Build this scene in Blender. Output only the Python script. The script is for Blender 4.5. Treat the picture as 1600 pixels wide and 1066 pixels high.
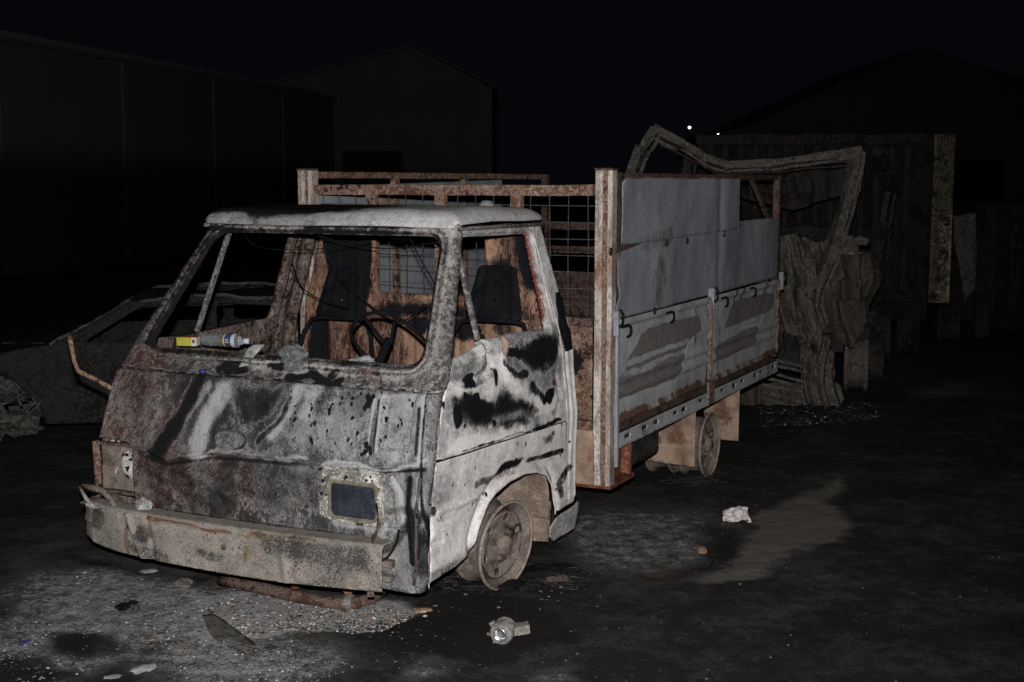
import bpy, bmesh, math, random
import numpy as np
from mathutils import Vector, Matrix
from mathutils.geometry import delaunay_2d_cdt

# ------------------------------------------------------------------ camera, night sky, flash, exposure
scn = bpy.context.scene
for o in list(bpy.data.objects): bpy.data.objects.remove(o)
COL = scn.collection
R = math.radians
CAM_H = 2.0
cam = bpy.data.objects.new('camera', bpy.data.cameras.new('camera'))
COL.objects.link(cam)
cam.location = (0, 0, CAM_H)
cam.rotation_euler = (R(90-6.9), 0, 0)
cam.data.sensor_width = 36.0
cam.data.lens = 36.0*2050/1600
cam.data.clip_end = 2000
scn.camera = cam

world = bpy.data.worlds.new('World'); scn.world = world; world.use_nodes = True
wn = world.node_tree.nodes; wl = world.node_tree.links
# night: an even, nearly black blue sky
bg = wn['Background']; bg.inputs['Color'].default_value = (0.55, 0.70, 1.0, 1); bg.inputs['Strength'].default_value = 0.0026

fl = bpy.data.lights.new('camera_flash', 'SPOT')
fl.energy = 2050; fl.color = (1.0, 0.975, 0.95); fl.shadow_soft_size = 0.03
fl.spot_size = R(74); fl.spot_blend = 0.85
flo = bpy.data.objects.new('camera_flash', fl); COL.objects.link(flo)
flo.location = (-0.02, 0.03, CAM_H+0.18)
flo.rotation_euler = (R(90-7.5), 0, R(3))

scn.render.engine = 'CYCLES'
scn.view_settings.view_transform = 'Standard'; scn.view_settings.look = 'None'
scn.view_settings.exposure = 0.0; scn.view_settings.gamma = 1.0
scn.view_settings.use_curve_mapping = False

# ------------------------------------------------------------------ helpers: noise, meshes, patches
rng = random.Random(7)
def _h(i, j, k, s):
    n = (i*374761393 + j*668265263 + k*2147483647 + s*974711) & 0xffffffff
    n = ((n ^ (n >> 13))*1274126177) & 0xffffffff
    n = ((n ^ (n >> 16))*2246822519) & 0xffffffff
    return ((n ^ (n >> 15)) & 0xffff)/65535.0
def vnoise(P, sc=1.0, seed=0):
    P = np.asarray(P, float)*sc
    if P.shape[1] == 2: P = np.c_[P, np.full(len(P), .37)]
    F = np.floor(P); f = P-F; I = F.astype(np.int64); f = f*f*(3-2*f)
    out = 0
    for a in (0, 1):
        for b in (0, 1):
            for c in (0, 1):
                w = (f[:, 0] if a else 1-f[:, 0])*(f[:, 1] if b else 1-f[:, 1])*(f[:, 2] if c else 1-f[:, 2])
                out = out + w*_h(I[:, 0]+a, I[:, 1]+b, I[:, 2]+c, seed)
    return out
def fbm(P, sc=1.0, oct=4, seed=0):
    v = 0; a = .5; t = 0
    for o in range(oct):
        v = v+a*vnoise(P, sc*2**o, seed+o*17); t += a; a *= .5
    return v/t
def dpoly(U, pts, closed=False):
    U = np.asarray(U, float); d = np.full(len(U), 1e9); n = len(pts)
    for i in range(n if closed else n-1):
        a = np.array(pts[i]); b = np.array(pts[(i+1) % n]); ab = b-a
        t = np.clip(((U-a)@ab)/max(1e-12, ab@ab), 0, 1)
        q = U-a-t[:, None]*ab
        d = np.minimum(d, np.hypot(q[:, 0], q[:, 1]))
    return d
def inside(U, pts):
    c = np.zeros(len(U), bool); n = len(pts)
    for i in range(n):
        x0, y0 = pts[i]; x1, y1 = pts[(i+1) % n]
        if y0 == y1: continue
        m = ((y0 > U[:, 1]) != (y1 > U[:, 1])) & (U[:, 0] < (x1-x0)*(U[:, 1]-y0)/(y1-y0)+x0)
        c ^= m
    return c
def sm(x, a, b):
    t = np.clip((x-a)/(b-a), 0, 1); return t*t*(3-2*t)
def line(U, pts, w, soft=.6):            # 1 on a stroke of half width w, fading outside
    return 1-sm(dpoly(U, pts), w*(1-soft), w*(1+soft))
def area(U, pts, soft=.02):              # 1 inside a stain outline
    d = dpoly(U, pts, True); s = np.where(inside(U, pts), -d, d)
    return 1-sm(s, -soft, soft)
def ell(U, c, rx, ry=None, soft=.3):
    ry = ry or rx
    r = np.hypot((U[:, 0]-c[0])/rx, (U[:, 1]-c[1])/ry)
    return 1-sm(r, 1-soft, 1+soft)

def new_mesh(name, verts, faces, mats, parent=None, smooth=False, attr=None, midx=None):
    me = bpy.data.meshes.new(name)
    me.from_pydata([tuple(map(float, v)) for v in verts], [], [tuple(int(i) for i in f) for f in faces])
    for m in (mats if isinstance(mats, (list, tuple)) else [mats]): me.materials.append(m)
    if attr is not None:
        ca = me.color_attributes.new('wear', 'FLOAT_COLOR', 'POINT')
        ca.data.foreach_set('color', np.asarray(attr, np.float32).ravel())
    if midx is not None: me.polygons.foreach_set('material_index', midx)
    if smooth: me.polygons.foreach_set('use_smooth', [True]*len(me.polygons))
    me.update()
    o = bpy.data.objects.new(name, me); COL.objects.link(o)
    if parent: o.parent = parent
    return o
def resample(pts, sp, closed=True):
    out = []; n = len(pts)
    for i in range(n if closed else n-1):
        a = np.array(pts[i], float); b = np.array(pts[(i+1) % n], float)
        k = max(1, int(round(np.hypot(*(b-a))/sp)))
        for j in range(k): out.append(tuple(a+(b-a)*j/k))
    if not closed: out.append(tuple(pts[-1]))
    return out
def patch(name, outer, holes, sp, mapf, mats, parent, thick=.004, colf=None, flip=False, rim_in=0, edge_sp=None, smooth=True):
    """a sheet cut to an outline with openings: (u,v) outline -> 3D by mapf, given real thickness"""
    es = edge_sp or sp
    loops = [resample(outer, es)]+[resample(h, es) for h in holes]
    A = np.array(outer); lo = A.min(0); hi = A.max(0)
    gy = np.arange(lo[1], hi[1], sp*.866); rows = []
    for r, y in enumerate(gy):
        gx = np.arange(lo[0]+(sp/2 if r % 2 else 0), hi[0], sp)
        rows.append(np.c_[gx, np.full(len(gx), y)])
    G = np.concatenate(rows)
    G = G+(np.random.RandomState(3).rand(*G.shape)-.5)*sp*.15
    keep = inside(G, outer)
    for h in holes: keep &= ~inside(G, h)
    G = G[keep]
    d = dpoly(G, outer, True)
    for h in holes: d = np.minimum(d, dpoly(G, h, True))
    G = G[d > es*.45]
    vs = []; ed = []
    for L in loops:
        b = len(vs); vs += L; ed += [(b+i, b+(i+1) % len(L)) for i in range(len(L))]
    vs += [tuple(g) for g in G]
    r = delaunay_2d_cdt([Vector(v) for v in vs], ed, [], 0, 1e-6)
    V = np.array([(v.x, v.y) for v in r[0]]); T = np.array([t for t in r[2]], int)
    cen = V[T].mean(1); k = inside(cen, loops[0])
    for h in loops[1:]: k &= ~inside(cen, h)
    T = T[k]
    used = np.unique(T); re = -np.ones(len(V), int); re[used] = np.arange(len(used)); V = V[used]; T = re[T]
    if flip: T = T[:, ::-1]
    P = mapf(V)
    o = new_mesh(name, P, T, mats, parent, smooth, colf(V, P) if colf else None)
    if thick:
        m = o.modifiers.new('sheet', 'SOLIDIFY'); m.thickness = thick; m.offset = -1
        if isinstance(mats, (list, tuple)) and len(mats) > 1: m.material_offset = 1
        if rim_in: m.material_offset_rim = rim_in
    return o
def rrect(x0, z0, x1, z1, r, n=5):
    out = []
    for cx, cz, a0 in ((x1-r, z0+r, -90), (x1-r, z1-r, 0), (x0+r, z1-r, 90), (x0+r, z0+r, 180)):
        for i in range(n+1):
            a = R(a0+90*i/n); out.append((cx+r*math.cos(a), cz+r*math.sin(a)))
    return out
def roundpoly(pts, r, n=4):
    out = []; m = len(pts)
    for i in range(m):
        p = np.array(pts[i-1], float); c = np.array(pts[i], float); q = np.array(pts[(i+1) % m], float)
        d1 = p-c; d2 = q-c; l1 = np.hypot(*d1); l2 = np.hypot(*d2); rr = min(r, l1*.45, l2*.45)
        a = c+d1/l1*rr; b = c+d2/l2*rr
        for k in range(n+1):
            t = k/n; out.append(tuple((1-t)**2*a+2*t*(1-t)*c+t*t*b))
    return out

class MB:
    def __init__(s): s.v = []; s.f = []
    def add(s, vs, fs):
        b = len(s.v); s.v += [tuple(v) for v in vs]; s.f += [tuple(b+i for i in f) for f in fs]
    def box(s, c, d, rz=0, rx=0, ry=0):
        M = Matrix.Rotation(rz, 3, 'Z')@Matrix.Rotation(ry, 3, 'Y')@Matrix.Rotation(rx, 3, 'X')
        vs = [Vector(c)+M@Vector((sx*d[0]/2, sy*d[1]/2, sz*d[2]/2)) for sx in (-1, 1) for sy in (-1, 1) for sz in (-1, 1)]
        s.add(vs, [(0, 1, 3, 2), (4, 6, 7, 5), (0, 4, 5, 1), (2, 3, 7, 6), (0, 2, 6, 4), (1, 5, 7, 3)])
    def b(s, x0, y0, z0, x1, y1, z1): s.box(((x0+x1)/2, (y0+y1)/2, (z0+z1)/2), (x1-x0, y1-y0, z1-z0))
    def bar(s, p, q, w, h=None, up=(0, 0, 1)):
        h = h or w; p = Vector(p); q = Vector(q); d = (q-p).normalized(); u = Vector(up)
        if abs(d.dot(u)) > .98: u = Vector((0, 1, 0))
        a = d.cross(u).normalized()*w/2; b = a.cross(d).normalized()*h/2
        vs = [p-a-b, p+a-b, p+a+b, p-a+b, q-a-b, q+a-b, q+a+b, q-a+b]
        s.add(vs, [(0, 1, 2, 3), (7, 6, 5, 4), (0, 4, 5, 1), (1, 5, 6, 2), (2, 6, 7, 3), (3, 7, 4, 0)])
    def tube(s, path, r, n=8, closed=False, cap=True):
        P = [Vector(p) for p in path]; m = len(P); rad = r if isinstance(r, (list, tuple)) else [r]*m
        rings = []; u = None
        for i in range(m):
            d = (P[(i+1) % m]-P[i-1]) if closed else (P[min(i+1, m-1)]-P[max(i-1, 0)])
            d.normalize()
            if u is None: u = d.orthogonal().normalized()
            u = (u-d*u.dot(d)).normalized(); w = d.cross(u)
            rings.append([P[i]+(u*math.cos(2*math.pi*k/n)+w*math.sin(2*math.pi*k/n))*rad[i] for k in range(n)])
        b = len(s.v)
        for g in rings: s.v += [tuple(p) for p in g]
        for i in range(m if closed else m-1):
            j = (i+1) % m
            for k in range(n): s.f.append((b+i*n+k, b+i*n+(k+1) % n, b+j*n+(k+1) % n, b+j*n+k))
        if cap and not closed:
            s.f.append(tuple(b+k for k in range(n))[::-1]); s.f.append(tuple(b+(m-1)*n+k for k in range(n)))
    def lathe(s, prof, org, axis, n=32, ph=0):
        ax = Vector(axis).normalized(); u = ax.orthogonal().normalized(); w = ax.cross(u); org = Vector(org)
        b = len(s.v); m = len(prof)
        for k in range(n):
            a = 2*math.pi*k/n+ph; d = u*math.cos(a)+w*math.sin(a)
            for (r, h) in prof: s.v.append(tuple(org+ax*h+d*r))
        for k in range(n):
            k2 = (k+1) % n
            for i in range(m-1): s.f.append((b+k*m+i, b+k2*m+i, b+k2*m+i+1, b+k*m+i+1))
    def build(s, name, mat, parent=None, smooth=False, bevel=0, jig=0, cut=0, seed=1):
        o = new_mesh(name, s.v, s.f, mat, parent, smooth)
        if cut or jig:
            bm = bmesh.new(); bm.from_mesh(o.data)
            if cut:
                for _ in range(8):
                    E_ = [e for e in bm.edges if e.calc_length() > cut]
                    if not E_: break
                    bmesh.ops.subdivide_edges(bm, edges=E_, cuts=1, use_grid_fill=True)
            if jig:
                bm.verts.ensure_lookup_table()
                P = np.array([v.co for v in bm.verts])
                for ax in range(3):
                    nz = (fbm(P, 3.1, 3, seed+ax*31)-.5)*2*jig+(vnoise(P, 17, seed+ax)-.5)*jig*.35
                    for v, d in zip(bm.verts, nz): v.co[ax] += d
            bm.to_mesh(o.data); bm.free()
        if bevel:
            m = o.modifiers.new('edge', 'BEVEL'); m.width = bevel; m.segments = 2; m.limit_method = 'ANGLE'
        return o

def empty(name, loc, rz=0):
    e = bpy.data.objects.new(name, None); COL.objects.link(e); e.location = loc; e.rotation_euler = (0, 0, rz); e.empty_display_size = .2
    return e
def tag(o, label, cat, group=None):
    o['label'] = label; o['category'] = cat
    if group: o['group'] = group
    return o
def struct(o): o['kind'] = 'structure'; return o
def stuff(o): o['kind'] = 'stuff'; return o

# ------------------------------------------------------------------ materials
def burnt(name, base, ash=(.55, .53, .51), soot=(.0065, .0066, .0075), rust=(.16, .06, .03), b_soot=0., b_rust=0., b_ash=0.,
          sc=5., rough=.85, bump=.35, fine=1.0, spots=0., metal=0., streak=(1, 1, 1), var=.35, aw=.26, ak=.62, sw=.15, nmk=.55, nfk=.34, dots=False, speck=1.0):
    """scorched sheet metal: bare base, pale ash, black soot and rust, each torn up by noise;
       the mesh attribute 'wear' (soot, rust, ash, spots) says where they gather"""
    m = bpy.data.materials.new(name); m.use_nodes = True; nt = m.node_tree; N = nt.nodes; L = nt.links
    bs = N['Principled BSDF']; bs.inputs['Roughness'].default_value = rough; bs.inputs['Metallic'].default_value = metal
    bs.inputs['Specular IOR Level'].default_value = .06
    tc = N.new('ShaderNodeTexCoord'); mp = N.new('ShaderNodeMapping'); mp.inputs['Scale'].default_value = streak
    L.new(tc.outputs['Object'], mp.inputs['Vector'])
    at = N.new('ShaderNodeAttribute'); at.attribute_name = 'wear'
    sx = N.new('ShaderNodeSeparateColor'); L.new(at.outputs['Color'], sx.inputs[0])
    def noise(scale, detail, rgh=.62, off=0):
        n = N.new('ShaderNodeTexNoise'); n.inputs['Scale'].default_value = scale; n.inputs['Detail'].default_value = detail
        n.inputs['Roughness'].default_value = rgh
        if off:
            a = N.new('ShaderNodeVectorMath'); a.inputs[1].default_value = (off, off*1.7, off*.6); L.new(mp.outputs[0], a.inputs[0]); L.new(a.outputs[0], n.inputs['Vector'])
        else: L.new(mp.outputs[0], n.inputs['Vector'])
        r = N.new('ShaderNodeMapRange'); L.new(n.outputs['Fac'], r.inputs[0]); r.inputs[1].default_value = .30; r.inputs[2].default_value = .70
        return r.outputs[0]
    def math_(op, a, b=None, c=None, clamp=False):
        n = N.new('ShaderNodeMath'); n.operation = op; n.use_clamp = clamp
        for i, q in enumerate((a, b, c)):
            if q is None: continue
            if isinstance(q, (int, float)): n.inputs[i].default_value = q
            else: L.new(q, n.inputs[i])
        return n.outputs[0]
    def ramp(v, lo, hi):
        n = N.new('ShaderNodeMapRange'); n.interpolation_type = 'SMOOTHSTEP'
        L.new(v, n.inputs[0]); n.inputs[1].default_value = lo; n.inputs[2].default_value = hi; return n.outputs[0]
    def mix(f, a, b):
        n = N.new('ShaderNodeMixRGB')
        L.new(f, n.inputs[0])
        for i, q in ((1, a), (2, b)):
            if isinstance(q, tuple): n.inputs[i].default_value = (*q, 1)
            else: L.new(q, n.inputs[i])
        return n.outputs[0]
    n1 = noise(sc, 9); n2 = noise(sc*2.3, 9, .68, 3.1); n3 = noise(sc*1.4, 9, .66, 7.7); nf = noise(130*fine, 3, .7, 1.3); nm = noise(34*fine, 5, .7, 5.2)
    def mask(attr, bias, n, k, w):      # attribute + bias torn up by a noise of several scales
        t = math_('ADD', attr, bias); v = math_('ADD', t, math_('MULTIPLY_ADD', n, k, -k*.5))
        v = math_('ADD', v, math_('MULTIPLY_ADD', nm, nmk, -nmk*.5)); v = math_('ADD', v, math_('MULTIPLY_ADD', nf, nfk, -nfk*.5))
        return ramp(v, .5-w, .5+w), v
    dk = tuple(c*(1-var) for c in base); lt = tuple(min(1, c*(1+var)) for c in base)
    col = mix(ramp(n1, .1, .9), dk, lt)
    fash, va = mask(sx.outputs[2], b_ash, n2, ak, aw); col = mix(fash, col, mix(nm, tuple(c*.84 for c in ash), ash))
    frust, vr = mask(sx.outputs[1], b_rust, n3, .62, .15)
    rc = mix(nm, tuple(c*.5 for c in rust), tuple(min(1, c*1.5) for c in rust)); col = mix(frust, col, rc)
    fsoot, vs_ = mask(sx.outputs[0], b_soot, n1, .55, sw)
    # curled pale paint edge round every soot patch
    eg = math_('MULTIPLY', ramp(vs_, .24, .38), ramp(vs_, .46, .36)); eg = math_('MULTIPLY', eg, math_('MULTIPLY', nm, .75))
    col = mix(eg, col, tuple(min(1, c*1.1) for c in ash))
    col = mix(fsoot, col, mix(nm, soot, tuple(c*1.9 for c in soot)))
    if dots or spots:
        # spots where the paint blistered off
        vo = N.new('ShaderNodeTexVoronoi'); vo.inputs['Scale'].default_value = 42
        nv = N.new('ShaderNodeVectorMath'); L.new(mp.outputs[0], nv.inputs[0])
        wv = N.new('ShaderNodeTexNoise'); wv.inputs['Scale'].default_value = 30; L.new(mp.outputs[0], wv.inputs['Vector'])
        sv = N.new('ShaderNodeVectorMath'); sv.operation = 'SCALE'; L.new(wv.outputs['Color'], sv.inputs[0]); sv.inputs['Scale'].default_value = .02
        L.new(sv.outputs[0], nv.inputs[1]); L.new(nv.outputs[0], vo.inputs['Vector'])
        rad = math_('MULTIPLY', ramp(noise(22, 2, .5, 9.), .1, 1.0), .30)
        sp = math_('SUBTRACT', math_('MULTIPLY', rad, math_('ADD', at.outputs['Alpha'], spots)), vo.outputs['Distance'])
        col = mix(ramp(sp, -.02, .04), col, tuple(c*1.4 for c in soot))
    # fine speckle of flakes and dust
    col2 = N.new('ShaderNodeMixRGB'); col2.blend_type = 'MULTIPLY'; col2.inputs[0].default_value = 1
    g = N.new('ShaderNodeMapRange'); L.new(nf, g.inputs[0]); g.inputs[1].default_value = 0; g.inputs[2].default_value = 1; g.inputs[3].default_value = 1-.30*speck; g.inputs[4].default_value = 1+.25*speck
    L.new(col, col2.inputs[1]); L.new(g.outputs[0], col2.inputs[2])
    L.new(col2.outputs[0], bs.inputs['Base Color'])
    if bump:
        bp = N.new('ShaderNodeBump'); bp.inputs['Strength'].default_value = bump; bp.inputs['Distance'].default_value = .004
        hsum = math_('ADD', math_('MULTIPLY', nm, .7), math_('ADD', math_('MULTIPLY', nf, .5), math_('MULTIPLY', fsoot, -.35)))
        L.new(hsum, bp.inputs['Height']); L.new(bp.outputs[0], bs.inputs['Normal'])
    return m
def plain(name, col, rough=.7, metal=0., spec=.3, **kw):
    m = bpy.data.materials.new(name); m.use_nodes = True; nt = m.node_tree; b = nt.nodes['Principled BSDF']
    b.inputs['Roughness'].default_value = rough; b.inputs['Metallic'].default_value = metal; b.inputs['Specular IOR Level'].default_value = spec
    for k, v in kw.items(): b.inputs[k].default_value = v
    tc = nt.nodes.new('ShaderNodeTexCoord'); n = nt.nodes.new('ShaderNodeTexNoise'); n.inputs['Scale'].default_value = 40; n.inputs['Detail'].default_value = 5
    nt.links.new(tc.outputs['Object'], n.inputs['Vector'])
    r = nt.nodes.new('ShaderNodeMixRGB'); r.inputs[1].default_value = (*[c*.75 for c in col], 1); r.inputs[2].default_value = (*[min(1, c*1.25) for c in col], 1)
    nt.links.new(n.outputs['Fac'], r.inputs[0]); nt.links.new(r.outputs[0], b.inputs['Base Color'])
    return m

M = {}
M['front'] = burnt('scorched_front_sheet', (.050, .0475, .046), ash=(.36, .362, .37), rust=(.078, .046, .036), sc=5, var=.5, streak=(1, 1, .6), aw=.5, ak=.55, sw=.3, nmk=.3, nfk=.34, dots=True, speck=.7, bump=.22)
M['door'] = burnt('scorched_door_sheet', (.15, .152, .158), ash=(.84, .81, .80), rust=(.15, .05, .04), sc=4, var=.35, aw=.5, ak=.42, sw=.25, nmk=.28, nfk=.36, dots=True, speck=.4, bump=.18)
M['roof'] = burnt('scorched_roof_sheet', (.16, .163, .168), ash=(.52, .515, .52), rust=(.075, .045, .038), sc=6, var=.4, aw=.5, ak=.45, sw=.3, nmk=.25, nfk=.4, speck=.6)
M['wsframe'] = burnt('scorched_windscreen_frame', (.068, .061, .060), ash=(.34, .325, .315), rust=(.072, .04, .034), sc=11, var=.45, aw=.3, sw=.2)
M['frame'] = burnt('scorched_window_frame', (.085, .078, .075), ash=(.44, .42, .40), rust=(.075, .04, .036), sc=14, b_ash=.24, b_soot=.26, b_rust=.2)
M['primer'] = burnt('orange_primer_inside', (.28, .155, .10), ash=(.48, .325, .24), rust=(.066, .031, .024), soot=(.006, .0063, .008), sc=4.5, streak=(1, 1, .3), b_rust=.46, b_soot=.29, b_ash=.18, var=.4, aw=.4, sw=.3, nmk=.4)
M['black'] = burnt('charred_black_metal', (.0075, .0078, .0095), ash=(.03, .03, .032), rust=(.035, .022, .018), b_ash=-.05, sc=9, bump=.25)
M['bumper'] = burnt('baked_bumper_steel', (.205, .185, .163), ash=(.37, .35, .32), rust=(.14, .065, .03), soot=(.03, .028, .027), sc=5, spots=.5, var=.35, b_soot=.13, b_rust=.08, aw=.5, sw=.22, nmk=.35, nfk=.85)
M['rustbar'] = burnt('rusty_painted_bar', (.15, .08, .055), ash=(.44, .39, .34), rust=(.13, .055, .032), sc=5, b_ash=.24, b_rust=.3, b_soot=.32)
M['rustdark'] = burnt('dark_rusty_bar', (.075, .045, .035), ash=(.24, .21, .19), rust=(.075, .038, .028), sc=9, b_ash=.10, b_rust=.3, b_soot=.30)
M['zinc'] = burnt('heat_blued_sheet', (.235, .25, .28), ash=(.32, .325, .345), rust=(.095, .068, .05), soot=(.085, .085, .09), sc=2.6, var=.18, bump=.12, fine=.8, streak=(1, 1, .45), b_soot=.04)
M['drop'] = burnt('drop_side_paint', (.37, .375, .39), ash=(.47, .47, .485), rust=(.12, .07, .05), soot=(.125, .112, .110), sc=5, var=.2, bump=.15, sw=.2, aw=.4, nmk=.4)
M['tan'] = burnt('tan_baked_plate', (.29, .205, .15), ash=(.37, .30, .24), rust=(.15, .075, .055), soot=(.04, .033, .032), sc=6, b_rust=.3, b_soot=.12, b_ash=.2)
M['tanclean'] = burnt('tan_inner_arch', (.25, .19, .15), ash=(.36, .30, .25), rust=(.13, .075, .05), soot=(.03, .026, .024), sc=5, b_soot=.24, b_rust=.2, b_ash=.25)
M['redoxide'] = burnt('red_oxide_frame', (.15, .05, .028), ash=(.32, .24, .2), rust=(.12, .045, .028), sc=9, b_soot=.15, b_ash=.1)
M['rim'] = burnt('burnt_wheel_steel', (.135, .108, .092), ash=(.29, .245, .215), rust=(.10, .045, .032), soot=(.018, .017, .017), sc=9, b_ash=.3, b_soot=.2, b_rust=.16, aw=.4, sw=.25, nmk=.3)
M['rusthole'] = burnt('rust_in_wheel_hole', (.10, .04, .026), sc=20)
M['under'] = burnt('sooty_chassis', (.035, .032, .03), ash=(.14, .13, .125), sc=9, b_soot=.2, b_ash=.05)
M['alu'] = burnt('melted_light_metal', (.24, .245, .25), ash=(.5, .5, .5), sc=20, rough=.5, b_soot=.15, b_ash=.2)

# ------------------------------------------------------------------ the ground: one sheet, finer near the camera
def axis_lines(lo, hi, step, far, grow=1.25):
    a = list(np.arange(lo, hi+1e-6, step)); s = step; x = hi
    while x < far: s *= grow; x += s; a.append(x)
    s = step; x = lo
    while x > -far: s *= grow; x -= s; a.insert(0, x)
    return np.array(a)
gx = axis_lines(-3.6, 4.2, .022, 400); gy = axis_lines(4.8, 10.5, .022, 400)
GX, GY = np.meshgrid(gx, gy); GP = np.c_[GX.ravel(), GY.ravel()]
near = (1-sm(np.hypot(GP[:, 0], GP[:, 1]-7), 6, 16))
def ground_z(P):
    n = (1-sm(np.hypot(P[:, 0], P[:, 1]-7), 6, 16))
    return ((fbm(P, 2.2, 4, 5)-.5)*.03+(fbm(P, 11, 4, 9)-.5)*.026+(vnoise(P, 45, 3)-.5)*.009)*n-.008
GZ = ground_z(GP)
wob = np.c_[fbm(GP, 1.6, 4, 21)-.5, fbm(GP, 1.6, 4, 57)-.5]*.9+np.c_[fbm(GP, 9, 3, 21)-.5, fbm(GP, 9, 3, 57)-.5]*.16
GW = GP+wob*.55
soot = np.full(len(GP), .57)
ash = np.zeros(len(GP)); pale = np.zeros(len(GP)); rusty = np.zeros(len(GP))
# pale trampled ash in front of the truck
A1 = [(-2.423,5.576),(-2.464,6.633),(-2.031,6.749),(-1.503,6.360),(-0.999,6.207),(-0.584,6.108),(-0.474,5.875),(-0.691,5.700),(-0.971,5.658),(-0.640,5.267),(-0.841,5.023),(-1.267,4.990),(-1.644,5.417),(-1.875,4.990),(-2.230,4.990)]
soot -= .58*area(GW, A1, .20); ash += .60*area(GW, A1, .25)
A2 = [(-1.515,6.013),(-1.196,6.257),(-0.861,6.108),(-0.580,6.060),(-0.448,5.920),(-0.576,5.700),(-0.921,5.700),(-1.209,5.700)]
ash += .75*area(GW, A2, .13); soot -= .2*area(GW, A2, .13)
A3 = [(-2.803,6.992),(-2.504,7.253),(-2.068,7.120),(-1.598,6.633),(-1.874,6.207),(-2.276,6.108),(-2.601,6.308)]
soot -= .22*area(GW, A3, .2)
for pts, a in (([(-2.129,5.700),(-2.014,5.786),(-1.800,5.658),(-1.690,5.480),(-1.864,5.417),(-2.028,5.495)], .6), ([(-2.217,5.341),(-2.028,5.417),(-1.791,5.195),(-1.863,4.958),(-2.065,4.958)], .6), ([(-1.592,5.576),(-1.504,5.617),(-1.445,5.495),(-1.552,5.480)], .4),
               ([(-2.347,6.992),(-1.831,6.633),(-1.527,6.467),(-1.599,6.360),(-2.047,6.577)], .5), ([(-0.477,5.920),(-0.187,6.207),(0.185,6.108),(0.282,5.576),(-0.107,5.267),(-0.500,5.495),(-0.686,5.658)], .7)):
    soot += a*area(GW, pts, .07); ash -= .5*area(GW, pts, .08)
for pts in ([(-0.464,5.231),(-0.297,5.341),(-0.286,5.125),(-0.410,5.043)], [(0.078,5.125),(0.263,5.195),(0.204,5.023),(0.076,5.023)]):
    soot -= .45*area(GW, pts, .06); ash += .25*area(GW, pts, .06)
# grey drier strip beside the cab and the clean tongue of old asphalt
A4 = [(0.230,7.681),(0.632,7.914),(1.095,7.835),(1.125,7.253),(0.888,6.808),(0.671,6.690),(0.440,6.749),(0.280,6.992)]
soot -= .48*area(GW, A4, .18); ash += .40*area(GW, A4, .16)
A8 = [(0.319,7.994),(0.831,8.334),(1.252,7.835),(1.270,7.253),(0.866,6.633),(0.524,6.521),(0.271,6.749)]
soot -= .16*area(GW, A8, .3); rusty += .22*area(GW, A8, .2)
A5 = [(2.277,8.800),(2.014,7.994),(1.938,7.606),(1.772,7.226),(1.454,6.992),(1.298,6.633),(1.064,6.413),(0.950,6.521),(1.108,6.690),(1.237,7.055),(1.441,7.390),(1.420,7.681),(1.872,8.161)]
GW2 = GP+wob*.35+np.c_[fbm(GP, 22, 3, 61)-.5, fbm(GP, 22, 3, 67)-.5]*.10
soot -= .95*area(GW2, A5, .08); pale += 1.0*area(GW2, A5, .08)
A6 = [(0.924,7.390),(1.140,7.606),(1.270,7.253),(1.257,6.967),(1.037,6.893)]
soot += .3*area(GW, A6, .06)
rusty += .6*area(GW, [(0.201,6.690),(0.339,6.749),(0.338,6.413),(0.160,6.360)], .05)+.55*line(GW, [(0.663,6.599),(0.899,6.633),(0.965,6.749)], .03)
rusty += .35*area(GW, A2, .2)*sm(vnoise(GP, 7, 77), .6, .8)
A7 = [(3.965,12.755),(4.476,12.961),(4.558,12.477),(3.885,12.099)]
pale += .6*area(GW, A7, .15); soot -= .5*area(GW, A7, .15)
far_ = sm(GP[:, 1], 16, 30); soot = soot*(1-far_)+.45*far_
nx, ny = len(gx), len(gy)
idx = np.arange(nx*ny).reshape(ny, nx)
GF = np.stack([idx[:-1, :-1].ravel(), idx[:-1, 1:].ravel(), idx[1:, 1:].ravel(), idx[1:, :-1].ravel()], 1)

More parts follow.
